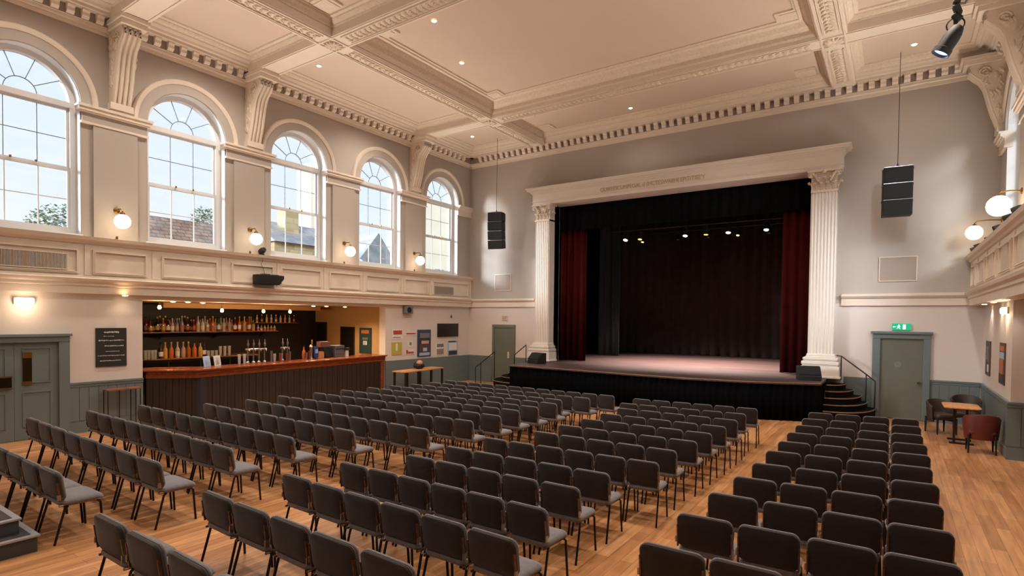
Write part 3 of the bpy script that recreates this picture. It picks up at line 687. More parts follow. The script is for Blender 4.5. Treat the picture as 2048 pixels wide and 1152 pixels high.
# door_1: left double door on left wall (y 2.35..4.23)
d1 = sempty('door_1')
mb = MB(); X0 = XL
mb.box(X0, 4.20, 0, X0+.09, 4.38, 1.93); mb.box(X0, 2.62, 0, X0+.09, 2.80, 1.93); mb.box(X0, 2.62, 1.93, X0+.095, 4.38, 2.045); mb.box(X0, 2.58, 2.04, X0+.12, 4.42, 2.09)
mb.build('door_frame', 'green', d1)
for a, b, hs in ((2.80, 3.50, 1), (3.505, 4.20, -1)):
    lf = MB().box(X0, a, .01, X0+.035, b, 1.93).build('door_leaf', 'green', d1)
    mb = MB()
    for z0, z1 in ((.25, .95), (1.12, 1.82)):
        for (w, d) in ((.02, .05),):
            y0, y1 = a+.12, b-.12
            mb.box(X0, y0, z0+w, X0+d, y0+w, z1-w); mb.box(X0, y1-w, z0+w, X0+d, y1, z1-w); mb.box(X0, y0, z0, X0+d, y1, z0+w); mb.box(X0, y0, z1-w, X0+d, y1, z1)
    mb.build('door_panel_moulding', 'green', lf)
MB().box(X0+.03, 3.63, 1.10, X0+.06, 3.77, 1.72).build('push_plate', mat('dark_brass_plate', (58, 48, 20), .3, .8), d1)
MB().box(X0+.03, 3.625, 1.62, X0+.062, 3.775, 1.73).build('push_plate_top', 'brass', d1)
MB().box(X0+.03, 3.625, 1.09, X0+.062, 3.775, 1.16).build('push_plate_base', 'brass', d1)
MB().box(X0+.03, 2.86, 1.06, X0+.07, 3.46, 1.26).build('push_bar_plate', mat('dark_bar_plate', (36, 32, 14), .3, .6), d1)
MB().box(X0+.03, 2.85, 1.255, X0+.09, 3.47, 1.28).build('push_bar', 'brass', d1)
MB().box(X0+.03, 2.85, 1.04, X0+.08, 3.47, 1.06).build('push_bar_rail', 'brass', d1)
# door_2: stage wall left
d2 = sempty('door_2')
mb = MB(); mb.box(-12.94, YS, 0, -12.84, YS-.06, 2.15); mb.box(-11.98, YS, 0, -11.88, YS-.06, 2.15); mb.box(-12.94, YS, 2.15, -11.88, YS-.07, 2.26); mb.build('door_frame', 'dgreen', d2)
MB().box(-12.84, YS, .01, -11.98, YS-.03, 2.15).build('door_leaf', 'dgreen', d2)
MB().box(-12.22, YS-.03, .98, -12.14, YS-.045, 1.22).build('door_plate', mat('cream_plate', (214, 204, 176), .4), d2)
# door_3: exit door right
d3 = sempty('door_3')
mb = MB(); mb.box(-.46, YS, 0, -.28, YS-.09, 2.08); mb.box(.63, YS, 0, .78, YS-.09, 2.08); mb.box(-.46, YS, 2.08, .78, YS-.09, 2.22); mb.box(-.50, YS, 2.20, .82, YS-.13, 2.27); mb.build('door_frame', 'green', d3, bevel=.012)
MB().box(-.28, YS, .01, .63, YS-.035, 2.08).build('door_leaf', 'dgreen', d3)
MB().lathe([(0, 0), (.03, .0), (.03, .01), (.012, .015), (.012, .05), (.032, .06), (.036, .08), (.02, .10), (0, .1)], (.55, YS-.03, .97), 12, Matrix.Rotation(PI/2, 3, 'X')).build('door_knob', 'brass', d3, smooth=True)
MB().lathe([(0, 0), (.08, 0), (.08, .004), (0, .004)], (.1, YS-.035, 1.42), 20, Matrix.Rotation(PI/2, 3, 'X')).build('door_sign_disc', mat('pale_green_disc', (116, 130, 116), .5), d3)
t = thing('exit_sign', 'lit green exit sign above the right hand door', 'sign', (.16, YS-.03, 2.39))
MB().box(-.2, -.03, -.085, .2, .02, .085).build('sign_box', 'exit', t)
mb = MB()       # running figure, doorway, arrow
mb.ball((-.055, -.034, .045), .014, 8, (1, .2, 1)); mb.obox((-.06, -.034, .01), .01, .003, .03, Matrix.Rotation(.3, 3, 'Y'))
for a, b in (((-.055, .0), (-.03, -.05)), ((-.06, -.01), (-.095, -.045)), ((-.055, .025), (-.025, .01)), ((-.06, .025), (-.09, .01))):
    mb.tube([(a[0], -.034, a[1]), (b[0], -.034, b[1])], .007, 5)
mb.box(.03, -.036, -.06, .09, -.031, .06); mb.box(-.165, -.036, -.006, -.115, -.031, .006); mb.prism([(-.185, 0), (-.16, .02), (-.16, -.02)], lambda a, b, t_: (a, t_, b), -.036, -.031)
mb.build('running_figure_symbol', 'exitw', t)
t = thing('door_notice', 'small faded notice above the left stage door', 'sign', (-12.39, YS-.012, 2.49))
MB().box(-.16, 0, -.11, .16, .01, .11).build('notice_board', mat('cream_notice', (206, 192, 176), .7), t)
mb = MB()
for i in range(4): mb.box(-.12+.02*(i % 2), -.003, .06-.045*i, .12-.03*(i % 3), 0, .085-.045*i)
mb.build('notice_print', mat('faded_brown_print', (160, 130, 112), .7), t)
# ---------------------------------------------------------------- vents
def vent(name, label, c, w, h, axis, s, bars, vert=True, m='vent', fins='trim'):
    t = thing(name, label, 'vent', c)
    P = (lambda a, b, d: (a, -d, b)) if axis == 'x' else (lambda a, b, d: (s*d, a, b))
    def bx(mb, a0, b0, a1, b1, d0, d1):
        p, q = P(a0, b0, d0), P(a1, b1, d1); mb.box(*p, *q)
    mb = MB(); bx(mb, -w/2, -h/2, w/2, h/2, 0, .012); mb.build('backing', m, t)
    mb = MB(); f = .02
    bx(mb, -w/2-f, -h/2-f, w/2+f, -h/2, 0, .03); bx(mb, -w/2-f, h/2, w/2+f, h/2+f, 0, .03); bx(mb, -w/2-f, -h/2, -w/2, h/2, 0, .03); bx(mb, w/2, -h/2, w/2+f, h/2, 0, .03)
    mb.build('vent_frame', fins, t)
    mb = MB()
    for i in range(bars):
        if vert:
            a = -w/2+(i+.5)*w/bars; bx(mb, a-w/bars*.22, -h/2, a+w/bars*.22, h/2, .012, .026)
        else:
            b = -h/2+(i+.5)*h/bars; bx(mb, -w/2, b-h/bars*.25, w/2, b+h/bars*.25, .012, .022)
    mb.build('slats', fins if vert else m, t)
vent('air_vent', 'long air vent with upright slats in the left gallery front', (XL+.115, 3.65, 3.57), 1.35, .30, 'y', 1, 62, True, 'ventd', 'trim')
vent('air_vent', 'small grey air vent in the gallery front near the stage', (XL+.115, 15.95, 3.52), 1.0, .26, 'y', 1, 14, False, 'vent', 'vent')
vent('air_vent', 'square beige vent on the stage wall left of the column', (-12.48, YS-.0, 3.88), .72, .60, 'x', 1, 20, False, 'vent', 'trim')
vent('air_vent', 'large beige vent on the stage wall above the exit door', (.05, YS-.0, 3.89), .78, .60, 'x', 1, 20, False, 'vent', 'trim')
for y, w_ in ((13.9, .5), (12.35, .5), (10.8, .5)):
    vent('air_vent', 'slatted vent panel in the right gallery front, %s from the stage' % {13.9: 'nearest', 12.35: 'second', 10.8: 'third'}[y], (1.515, y, 3.6), w_, .42, 'y', -1, 16, True, 'vent', 'trim')
# ---------------------------------------------------------------- wall globe lamps
LIGHTS = []
def light(kind, loc, energy, color, size=.1, **k):
    d = bpy.data.lights.new('lamp', kind); d.energy = energy; d.color = color
    if kind in ('POINT', 'SPOT'): d.shadow_soft_size = size
    o = bpy.data.objects.new('lamp', d); COL.objects.link(o); o.location = loc
    for a, b in k.items():
        if a == 'to': o.rotation_euler = (Vector(b)-Vector(loc)).to_track_quat('-Z', 'Y').to_euler()
        elif a == 'parent': o.parent = b
        else: setattr(d, a, b)
    return o
WARM = (1, .76, .52); WARM2 = (1, .88, .76)
def globe(x, y, z, s, label, d=.3, r=.155):
    t = thing('wall_globe_lamp', label, 'wall lamp', (x, y, z), 0, 'opal globe wall lamps')
    MB().lathe([(0, 0), (.06, 0), (.06, .02), (.03, .03), (0, .03)], (0, 0, .26), 14, Matrix.Rotation(s*PI/2, 3, 'Y')).build('wall_plate', 'brass', t, smooth=True)
    MB().tube([(0, 0, .26), (s*d*.5, 0, .28), (s*d*.9, 0, .27), (s*d, 0, .22), (s*d, 0, .14)], .014, 8).build('arm', 'brass', t, smooth=True)
    MB().lathe([(.05, 0), (.055, .05), (.03, .08), (0, .08)], (s*d, 0, .12), 12).build('gallery_cap', 'brass', t, smooth=True)
    MB().ball((s*d, 0, 0), r, 24).build('glass_globe', 'opal', t, smooth=True)
    light('POINT', (x+s*(d), y, z), 26, WARM, r+.02)
    MB().tube([(s*.02, 0, -.30), (s*.02, 0, -.36)], .02, 6).build('switch', 'brass', t)
for y, w in ((5.25, 'opal globe wall lamp on the pier beside the nearest window'), (8.31, 'opal globe wall lamp on the second pier, above the small parapet speaker'), (11.37, 'opal globe wall lamp on the third left pier from the camera'), (14.43, 'opal globe wall lamp on the last left pier before the stage')):
    globe(XL+.05, y, 4.50, 1, w)
globe(XR-.05, 14.43, 4.80, -1, 'large opal globe wall lamp on the right pier before the last window', .34, r=.2)
globe(XR-.0, 17.25, 4.66, -1, 'opal globe wall lamp in the right corner beside the stage wall', .5, r=.17)
# lamp boxes under gallery
def bulkhead(c, s, label):
    t = thing('bulkhead_light', label, 'wall lamp', c, 0, 'bulkhead lights under the galleries')
    MB().box(0, -.16, -.06, s*.03, .16, .07).build('base', 'trim', t)
    MB().rounded(.30, .13, .09, .05, lambda a, b, d: (s*(.06+d), a, b)).build('diffuser', 'opal', t, smooth=True)
    light('POINT', (c[0]+s*(.3 if s > 0 else .14), c[1], c[2]-.1), 9 if s > 0 else 6, WARM, .05)
bulkhead((XL, 3.67, 2.74), 1, 'lit oval bulkhead light above the left double doors')
bulkhead((1.8, 14.25, 2.75), -1, 'lit bulkhead light on the right wall above the posters')
def downlight(c, label, e=30, group='recessed ceiling downlights', col=WARM2, spot=2.2):
    t = thing('downlight', label, 'downlight', c, 0, group)
    MB().lathe([(.045, -.0), (.075, -.0), (.078, -.012), (.05, -.014)], (0, 0, 0), 18).build('trim_ring', 'trim', t, smooth=True)
    MB().lathe([(0, -.030), (.04, -.026), (.055, -.014), (.05, 0), (0, 0)], (0, 0, 0), 16).build('lens', 'dl', t)
    if e: light('SPOT', (c[0], c[1], c[2]-.03), e, col, .05, spot_size=spot, spot_blend=.8)
for p, w, e in (((-12.6, 9.35, 9.078), 'recessed downlight in the left ceiling bay beside the third window', 60), ((-9.5, 11.45, 9.19), 'recessed downlight at the left of the great central ceiling panel', 420), ((-12.75, 16.0, 9.078), 'recessed downlight in the left ceiling corner by the stage', 60),
                ((-2.0, 16.75, 9.078), 'recessed downlight beside the right ceiling beam above the stage column', 60), ((.25, 16.35, 9.078), 'recessed downlight in the right corner bay above the hanging speaker', 60), ((-6.9, 16.5, 9.078), 'faint downlight in the bay before the middle of the stage', 60), ((-8.7, 9.5, 9.19), 'faint downlight near the carved beam in the central panel', 200)):
    downlight(p, w, e)
for (x, y, w) in ((1.66, 16.3, 'nearest the stage'), (1.66, 14.9, 'second from the stage'), (1.66, 13.3, 'third from the stage')):
    downlight((x, y, 2.949), 'lit downlight in the right gallery soffit, ' + w, 22, 'right soffit downlights')
# ---------------------------------------------------------------- bar recess
RX = -18.1
mb = MB(); mb.box(RX-.1, BY0-.3, 0, RX, 13.4, 2.86); mb.box(RX, BY0-.3, 0, XL-.3, BY0-.02, 2.86); mb.build('wall_bar_back', 'dark', kind='structure')
MB().box(RX, 13.3, 0, XL-.3, 13.4, 2.9).build('wall_bar_end', 'cream', kind='structure')
MB().box(XL-.3, BY1, 0, XL-.299, 13.31, 2.9).build('wall_bar_return', 'cream', kind='structure')
MB().box(RX-.1, BY0-.3, 2.84, XL-.3, 13.4, 2.95).build('ceiling_bar', mat('bar_ceiling', (150, 122, 92), .7), kind='structure')
trim(MB().box(-16.9, 7.3, 2.70, -16.6, 12.4, 2.84), 'cream')
for n, x0, x1, zt in ((4, -18.0, -17.45, 2.25), (5, -16.56, -15.9, 2.10)):
    d = sempty('door_%d' % n); MB().box(x0, 13.3, 0, x1, 13.27, zt).build('door_leaf', mat('near_black_door', (18, 13, 12), .5), d)
    mb = MB(); mb.box(x0-.04, 13.3, 0, x0, 13.25, zt); mb.box(x1, 13.3, 0, x1+.04, 13.25, zt); mb.box(x0-.04, 13.3, zt, x1+.04, 13.25, zt+.04); mb.build('door_frame', mat('dark_door_frame', (44, 26, 20), .5), d)
t = thing('menu_board', 'tall dark teal board with orange heading on the bar end wall', 'board', (-15.28, 13.29, 1.68))
MB().box(-.3, -.03, -.44, .3, 0, .44).build('board_panel', 'teal', t)
MB().box(-.2, -.034, .24, .2, -.03, .36).build('heading', 'orp', t); MB().box(-.14, -.034, .02, .14, -.03, .10).build('text_block', 'green', t); MB().box(-.1, -.034, -.16, .1, -.03, -.02).build('white_card', 'paper', t)
mb = MB(); [mb.box(-.08, -.037, -.15+.025*i, .08-.03*(i % 2), -.034, -.142+.025*i) for i in range(5)]; mb.build('small_print', 'grp', t)
# shelves
sh = thing('back_bar_shelf', 'long lit oak shelf of bottles high on the bar wall', 'shelf', (-17.6, 8.6, 2.0))
MB().box(-.45, -2.75, -.03, .12, 2.75, .0).build('shelf_board', 'shelf', sh)
for y in (-2.4, -.8, .8, 2.4): MB().prism([(-.45, -.03), (0, -.03), (-.45, -.25)], lambda a, b, q: (a, q, b), y-.01, y+.01).build('bracket', 'black', sh)
sh2 = thing('back_bar_counter', 'dark back counter with oak top against the bar wall', 'counter', (-17.3, 8.3, 0))
MB().box(-.75, -2.5, 1.22, .25, 2.1, 1.26).build('worktop', 'shelf', sh2); MB().box(-.75, -2.45, 0, .15, 2.05, 1.22).build('cabinet_body', 'dark', sh2)
for k in range(5): MB().box(.15, -2.4+.9*k, .1, .17, -1.55+.9*k, 1.15).build('fridge_door', mat('fridge_glass_%d' % k, (20, 18, 18), .15), sh2)
sh3 = thing('side_shelf', 'short glass shelf of spirits at the right of the bar wall', 'shelf', (-17.2, 11.0, 2.28))
MB().box(-.2, -.75, -.02, .12, .85, 0).build('shelf_board', 'shelf', sh3); MB().tube([(.0, -.6, 0), (.0, -.6, .56)], .01, 5).build('hanger', 'black', sh3); MB().tube([(.0, .7, 0), (.0, .7, .56)], .01, 5).build('hanger', 'black', sh3)
def bottle(kind, h=.40, r=.045, label='', group='', loc=(0, 0, 0), name='bottle', lab=None, tall=False):
    t = thing(name, label, 'bottle', loc, 0, group)
    MB().lathe([(r*.9, 0), (r, .01), (r, h*.52), (r*.85, h*.60), (r*.38, h*.70), (r*.32, h*.9), (r*.4, h*.905), (r*.4, h*.93)], (0, 0, 0), 12).build('glass_body', BM[kind], t, smooth=True)
    MB().lathe([(r*.42, h*.90), (r*.42, h), (r*.3, h*1.01), (0, h*1.01)], (0, 0, 0), 10).build('cap', BM['gold'] if random.random() < .6 else BM['black'], t, smooth=True)
    MB().lathe([(r*1.02, h*.14), (r*1.02, h*.42)], (0, 0, 0), 12).build('paper_label', lab or random.choice([M['paper'], BM['gold'], M['orp'], M['paper'], BM['pink']]), t, smooth=True)
    return t
upx = [292.5, 300.5, 307, 314.7, 320, 326.5, 331, 336, 340, 344.6, 349, 354, 359, 364, 369.5, 375, 382, 387.6, 392, 396, 401, 405.4, 410, 415, 420, 425.8, 431, 437.5, 442, 448, 453, 459, 464, 470, 474, 479, 484, 489, 494.4, 498.7, 502.5, 506.6]
ucol = ['red', 'red', 'brown', 'black', 'brown', 'amber', 'brown', 'brown', 'pink', 'pink', 'blue', 'blue', 'blue', 'blue', 'brown', 'brown', 'brown', 'red', 'red', 'clear', 'clear', 'clear', 'clear', 'clear', 'orange', 'orange', 'clear', 'green', 'clear', 'clear', 'clear', 'pink', 'clear', 'red', 'red', 'orange', 'gold', 'gold', 'orange', 'amber', 'clear', 'gold']
def un(px, py, ax, val):
    d = fw+r2*((px-1024)/FPX)+u2*((CY-py)/FPX); c = Vector((0, 0, 2.5)); return c+d*((val-c[ax])/d[ax])
adj = {'red': 'red', 'brown': 'dark brown', 'black': 'black', 'amber': 'amber', 'pink': 'pink labelled', 'blue': 'bluish', 'clear': 'clear', 'orange': 'orange', 'green': 'green', 'gold': 'golden'}
cnt = {}
for i, (px, c) in enumerate(zip(upx, ucol)):
    x = -17.58+(.1 if i % 2 else -.04); p = un(px, 664, 0, x)
    if p.y > 11.3: continue
    cnt[c] = cnt.get(c, 0)+1
    bottle(c, random.choice([.36, .40, .44, .47]), .052, '%s bottle, %s %s one from left on the high bar shelf' % (adj[c], ORD[cnt[c]], adj[c].split()[-1]), 'bottles on the high bar shelf', (x, p.y, 2.0))
lo = [(326.5, 'brown'), (335.5, 'gold'), (347.6, 'orange'), (360, 'clear'), (371.6, 'pink'), (382, 'amber'), (394, 'orange'), (406, 'gold'), (413.5, 'black')]
ln = ['slim dark brown', 'pear shaped golden', 'slim orange', 'white labelled clear', 'slender pale pink', 'broad amber', 'broad bright orange', 'pale golden', 'squat black']
for (px, c), w in zip(lo, ln):
    p = un(px, 708, 0, -16.95); bottle(c, .46, .06, w+' bottle standing on the back counter below the long shelf', 'bottles on the back counter', (-17.1, p.y, 1.26), lab=BM[c] if c in ('orange', 'gold', 'amber', 'pink') else None)
for i in range(9):
    bottle(['clear', 'brown', 'gold', 'clear', 'amber', 'clear', 'gold', 'clear', 'brown'][i], .26, .035, 'small %s bottle, %s from left on the short glass shelf' % (['clear', 'brown', 'golden', 'clear', 'amber', 'clear', 'golden', 'clear', 'brown'][i], ORD[i+1]), 'bottles on the short shelf', (-17.2, 10.4+.17*i, 2.28))
for i in range(6):
    bottle(['clear', 'gold', 'clear', 'gold', 'clear', 'clear'][i], .2, .04, 'short squat %s bottle, %s from left at the right end of the long shelf' % (['clear', 'golden'][i in (1, 3)], ORD[i+1]), 'squat bottles at the shelf end', (-17.5, 10.62+.12*i, 2.0))
def glassware(loc, h, r, label, group, m='clear', name='glass_jar', cat='glass'):
    o = MB().lathe([(r*.8, 0), (r, h), (r*.9, h), (r*.72, .01), (0, .01)], (0, 0, 0), 12).build(name, m, smooth=True, loc=loc); tag(o, label, cat, group); return o
for i, px in enumerate((420, 428, 436, 444, 453, 462)):
    p = un(px, 712, 0, -16.9); glassware((-17.0, p.y, 1.26), .18 if i < 3 else .3, .05, 'pale glass jar, %s from left at the right end of the back counter' % ORD[i+1], 'glass jars on the back counter')
for i, px in enumerate((292, 299, 306, 312)):
    p = un(px, 712, 0, -16.9); glassware((-16.95, p.y, 1.26), .26, .046, 'tall white glass, %s from left at the left end of the back counter' % ORD[i+1], 'tall glasses on the back counter')
# main counter
ct = thing('bar_counter', 'long dark panelled bar counter with polished mahogany top', 'bar counter', (0, 0, 0))
oc = [(-14.14, 5.82), (-13.40, 6.62), (-14.02, 13.08)]
base = [(-14.10, 6.0), (-13.52, 6.68), (-14.08, 12.95), (-14.62, 12.95), (-14.12, 6.85), (-14.6, 6.0)]
top = [(-14.42, 5.79), (-14.10, 5.79), (-13.36, 6.58), (-13.98, 13.10), (-14.85, 13.14), (-14.85, 12.7), (-14.62, 12.6), (-14.10, 7.0), (-14.7, 6.3), (-14.7, 5.79)]
MB().prism(top, lambda a, b, t_: (a, b, t_), 1.19, 1.235).build('counter_top', 'mahog', ct, bevel=.012)
def shr(k): return [(a+(-.0 if i > 3 else -k*.8), b) for i, (a, b) in enumerate(top)]
mb = MB(); p3 = [(-14.12, 5.84), (-13.42, 6.61), (-14.03, 13.06)]
for off, z0, z1 in ((.035, 1.12, 1.19), (.01, 1.03, 1.12)):
    q = [(a+off*.8-.03, b) for a, b in p3]; mb.prism(q+[(a-.12, b+.02) for a, b in q[::-1]], lambda a, b, t_: (a, b, t_), z0, z1)
mb.build('counter_moulding', 'mahog', ct, bevel=.01)
def boards(p, q, n, z0, z1, m, name):
    p = Vector((*p, 0)); q = Vector((*q, 0)); t = (q-p); L = t.length; t /= L; nr = Vector((t.y, -t.x, 0)); w = L/n
    for i in range(n):
        mb = MB(); c = p+t*w*(i+.5)+Vector((0, 0, (z0+z1)/2)); R = Matrix((t, nr, Vector((0, 0, 1)))).transposed()
        mb.obox(c, w/2-.004, .02+.006*(i % 2), (z1-z0)/2, R); yield mb
mbs = list(boards((-14.17, 5.86), (-13.50, 6.70), 8, .02, 1.08, 'barfront', 'x'));  g = MB()
for k in mbs: g.add(k.v, k.f)
g.build('end_panelling', M['barfront'], ct)
g = MB()
for i, k in enumerate(boards((-13.50, 6.72), (-14.07, 12.85), 62, .02, 1.08, 'barfront', 'x')): g.add(k.v, k.f)
g.build('front_panelling', M['barfront'], ct)
MB().prism([(-13.49, 6.66), (-13.45, 6.72), (-13.50, 6.9), (-13.56, 6.8)], lambda a, b, t_: (a, b, t_), 0, 1.08).build('corner_post', 'barblue', ct)
MB().prism([(-14.05, 12.86), (-14.03, 12.98), (-14.14, 12.99), (-14.15, 12.87)], lambda a, b, t_: (a, b, t_), 0, 1.08).build('end_post', 'mahog', ct)
MB().prism(base, lambda a, b, t_: (a, b, t_), 0, 1.08).build('counter_carcass', 'dark', ct)
# things on counter
CT = 1.235
def cy(px, x=-13.95): return un(px, 720, 0, x).y
def on_x(y): return -13.98-(y-6.6)*.097+.02
for px, m_, w in ((414, 'bluep', 'pale blue printed menu card standing on the near end of the bar'), (436, 'paper', 'white printed menu card standing right of the blue one')):
    y = cy(px); t = thing('menu_card', w, 'menu', (on_x(y)+.05, y, CT), PI/2+.5, 'menu cards on the bar')
    MB().obox((0, 0, .13), .13, .004, .13, Matrix.Rotation(-.15, 3, 'X')).build('card', m_, t)
    mb = MB(); [mb.obox((-.02+.01*(k % 3), -.008-.13*.15+.0*k, .05+.025*k), .07-.01*(k % 3), .002, .004, Matrix.Rotation(-.15, 3, 'X')) for k in range(7)]; mb.build('print', 'skyp' if m_ == 'bluep' else 'grp', t)
def tap_font(y, n, label, sp=.16):
    t = thing('beer_tap_tower', label, 'beer taps', (on_x(y)-.05, y, CT), 0, 'beer tap towers')
    MB().tube([(0, -sp*(n-1)/2-.06, .36), (0, sp*(n-1)/2+.06, .36)], .03, 10).build('cross_tube', 'steel', t, smooth=True)
    for i in range(n):
        yy = (i-(n-1)/2)*sp
        MB().lathe([(.05, 0), (.05, .02), (.022, .05), (.022, .34)], (0, yy, 0), 10).build('column', 'steel', t, smooth=True)
        MB().tube([(0, yy, .36), (.08, yy, .36), (.10, yy, .33), (.10, yy, .28)], .012, 6).build('spout', 'steel', t, smooth=True)
        MB().lathe([(.012, 0), (.014, .05), (.026, .09), (.03, .13), (.012, .17), (.01, .24), (0, .25)], (.02, yy, .38), 10).build('tap_handle', 'steel', t, smooth=True)
tap_font(cy(523), 4, 'four-handled chrome beer tap tower in the middle of the bar')
tap_font(cy(584), 2, 'two-handled chrome beer tap tower right of the four-handled one', .15)
GG = 'glasses on the bar top'
for i, (px, h, m_, w) in enumerate(((484, .26, 'clear', 'tall clear glass left of the four-handled tap tower'), (495, .26, 'clear', 'second tall clear glass beside the four-handled tap tower'), (552, .3, 'steel', 'chrome shaker just right of the four-handled taps'), (559, .22, 'clear', 'clear tumbler between the two tap towers'), (567, .22, 'copper', 'copper cup, left one between the tap towers'), (573, .22, 'clear', 'short clear tumbler beside the left copper cup'), (581, .22, 'copper', 'copper cup in front of the two-handled tap tower'), (591, .26, 'steel', 'steel beaker right of the right copper cup'), (627, .20, 'steel', 'small steel beaker near the orange bottle'), (634, .24, 'copper', 'copper beaker beside the silver fountain'))):
    y = cy(px); glassware((on_x(y)+(.12 if i in (6, 4) else .02), y, CT), h, .04, w, GG, m_, 'drinking_glass')
y = cy(628); bottle('orange', .40, .05, 'orange bottle standing on the bar left of the silver fountain', 'bottles on the bar top', (on_x(y)-.12, y, CT))
y = cy(638); t = thing('drink_fountain', 'silver drinks fountain with yellow handle on the bar', 'tap', (on_x(y), y, CT))
MB().lathe([(.06, 0), (.05, .03), (.035, .06), (.045, .3), (.06, .36), (.03, .42), (0, .43)], (0, 0, 0), 12).build('fountain_body', 'steel', t, smooth=True); MB().lathe([(.012, 0), (.02, .12), (0, .14)], (0, .03, .43), 8).build('tap_handle', BM['gold'], t, smooth=True)
y = cy(647); t = thing('pump_badge', 'blue pump clip sign on the bar beside the silver fountain', 'sign', (on_x(y)+.04, y, CT)); MB().rounded(.16, .34, .03, .04, lambda a, b, d: (d, a, b+.2)).build('badge_face', mat('blue_badge', (44, 70, 130), .4), t, smooth=True); MB().lathe([(.05, 0), (.05, .02), (.02, .04), (.02, .06)], (0, 0, 0), 10).build('stand', 'black', t)
MB().box(.017, -.04, .16, .022, .05, .28).build('badge_print', 'skyp', t)
y = cy(658); tag(MB().box(-.06, -.09, 0, .06, .09, .2).build('wooden_caddy', mat('tan_wood', (190, 130, 86), .6, var=.15, vscale=8), bevel=.006, loc=(on_x(y), y, CT)), 'tan wooden caddy box on the bar left of the till', 'box')
y = cy(676); t = thing('cash_till', 'black till screen with box of snacks on top at the bar', 'till', (on_x(y)-.02, y, CT), .3)
MB().obox((0, 0, .16), .03, .17, .15, Matrix.Rotation(-.2, 3, 'Y')).build('till_screen', 'blackm', t, bevel=.008); MB().box(-.2, -.14, 0, .02, .14, .06).build('till_base', 'blackm', t); MB().box(-.2, -.14, .06, -.08, .14, .32).build('till_stack', 'blackm', t)
tag(MB().box(-.12, -.2, 0, .08, .14, .17).build('snack_box', mat('brown_white_box', (122, 84, 74), .6), loc=(on_x(y)-.14, y-.05, CT+.322)), 'brown snack box resting on top of the black till', 'box')
y = cy(697); t = thing('coffee_machine', 'grey metal machine with shelves right of the till', 'machine', (on_x(y)-.05, y, CT), .2)
MB().box(-.2, -.22, 0, .1, .22, .36).build('machine_body', mat('grey_machine', (118, 122, 128), .35, .5), t, bevel=.012); MB().box(.1, -.18, .1, .11, .18, .13).build('tray_slot', 'steel', t); MB().box(.1, -.18, .24, .11, .18, .27).build('vent_slot', 'black', t)
y = cy(713); t = thing('card_reader', 'small white card reader stand with black top on the bar end', 'card reader', (on_x(y), y, CT)); MB().box(-.05, -.05, 0, .05, .07, .2).build('stand', 'paper', t); MB().box(-.07, -.09, .2, .07, .11, .27).build('reader_top', 'blackm', t)
# bar pendants and spots
for px, w in ((319, 'bare lit bulb pendant, leftmost over the bar'), (444, 'bare lit bulb pendant, second from left over the bar'), (527, 'bare lit bulb pendant, third from left over the bar'), (580, 'bare lit bulb pendant, rightmost over the bar')):
    y = un(px, 620, 0, -14.9).y; z = 2.68 if px < 400 else 2.63
    t = thing('pendant_bulb', w, 'pendant light', (-14.9, y, z), 0, 'bare bulbs over the bar')
    MB().tube([(0, 0, .07), (0, 0, 2.84-z)], .006, 5).build('flex', 'copper', t); MB().lathe([(.02, .05), (.022, .09), (.01, .11)], (0, 0, 0), 8).build('lamp_holder', 'brass', t)
    MB().lathe([(0, -.045), (.03, -.035), (.042, 0), (.03, .035), (.015, .06)], (0, 0, 0), 12).build('glass_bulb', 'bulb', t, smooth=True)
    light('POINT', (-14.9, y, z-.08), 32, (1, .62, .32), .05)
for i, (px, py) in enumerate(((346, 605), (376, 605), (619, 611), (645, 614), (682, 617), (398, 622))):
    y = un(px, py, 0, -15.2).y; x = -15.0
    if i < 2: x = -14.7; y = un(px, py, 0, x).y
    downlight((x, min(y, 12.9), 2.838), 'small lit downlight in the bar ceiling, %s of six from left' % ORD[[1, 2, 4, 5, 6, 3][i]], 230 if i in (3, 4) else 14, 'bar ceiling downlights', (1, .74, .46), 2.5)
downlight((-13.93, 5.35, 2.925), 'lit downlight under the left gallery above the blackboard', 8, 'left soffit downlights', WARM)
# ---------------------------------------------------------------- left wall things
t = thing('chalkboard', 'black chalkboard menu on the wall between doors and bar', 'chalkboard', (XL, 5.15, 1.78))
MB().box(0, -.29, -.42, .025, .29, .42).build('board', 'chalk', t)
mb = MB(); random.seed(3)
mb2 = [(.33, .14, .045, -.0), (.24, .10, .018, -.05), (.15, .24, .03, .0), (.03, .18, .03, .05), (-.09, .13, .02, .02), (-.18, .24, .02, -.02), (-.29, .2, .024, -.02)]
for z, w, h, o in mb2:
    yy = o-w
    while yy < o+w:
        l = random.uniform(.012, .05)
        mb.box(.025, yy, z-h*random.uniform(.3, 1)/2, .0275, yy+l*.8, z+h*random.uniform(.3, 1)/2); yy += l
mb.build('chalk_writing', 'chalkw', t)
t = thing('console_table', 'tall narrow metal table with copper top left of the bar', 'table', (-13.92, 5.28, 0))
MB().box(-.13, -.33, .86, .13, .33, .885).build('table_top', mat('copper_brown_top', (150, 96, 66), .4, .3, var=.2, vscale=6), t)
for a in (-.11, .11):
    for b in (-.31, -.1, .12, .31):
        if b in (-.1, .12) and a < 0: continue
        MB().tube([(a, b, 0), (a, b, .86)], .01, 6).build('leg', 'dsteel', t)
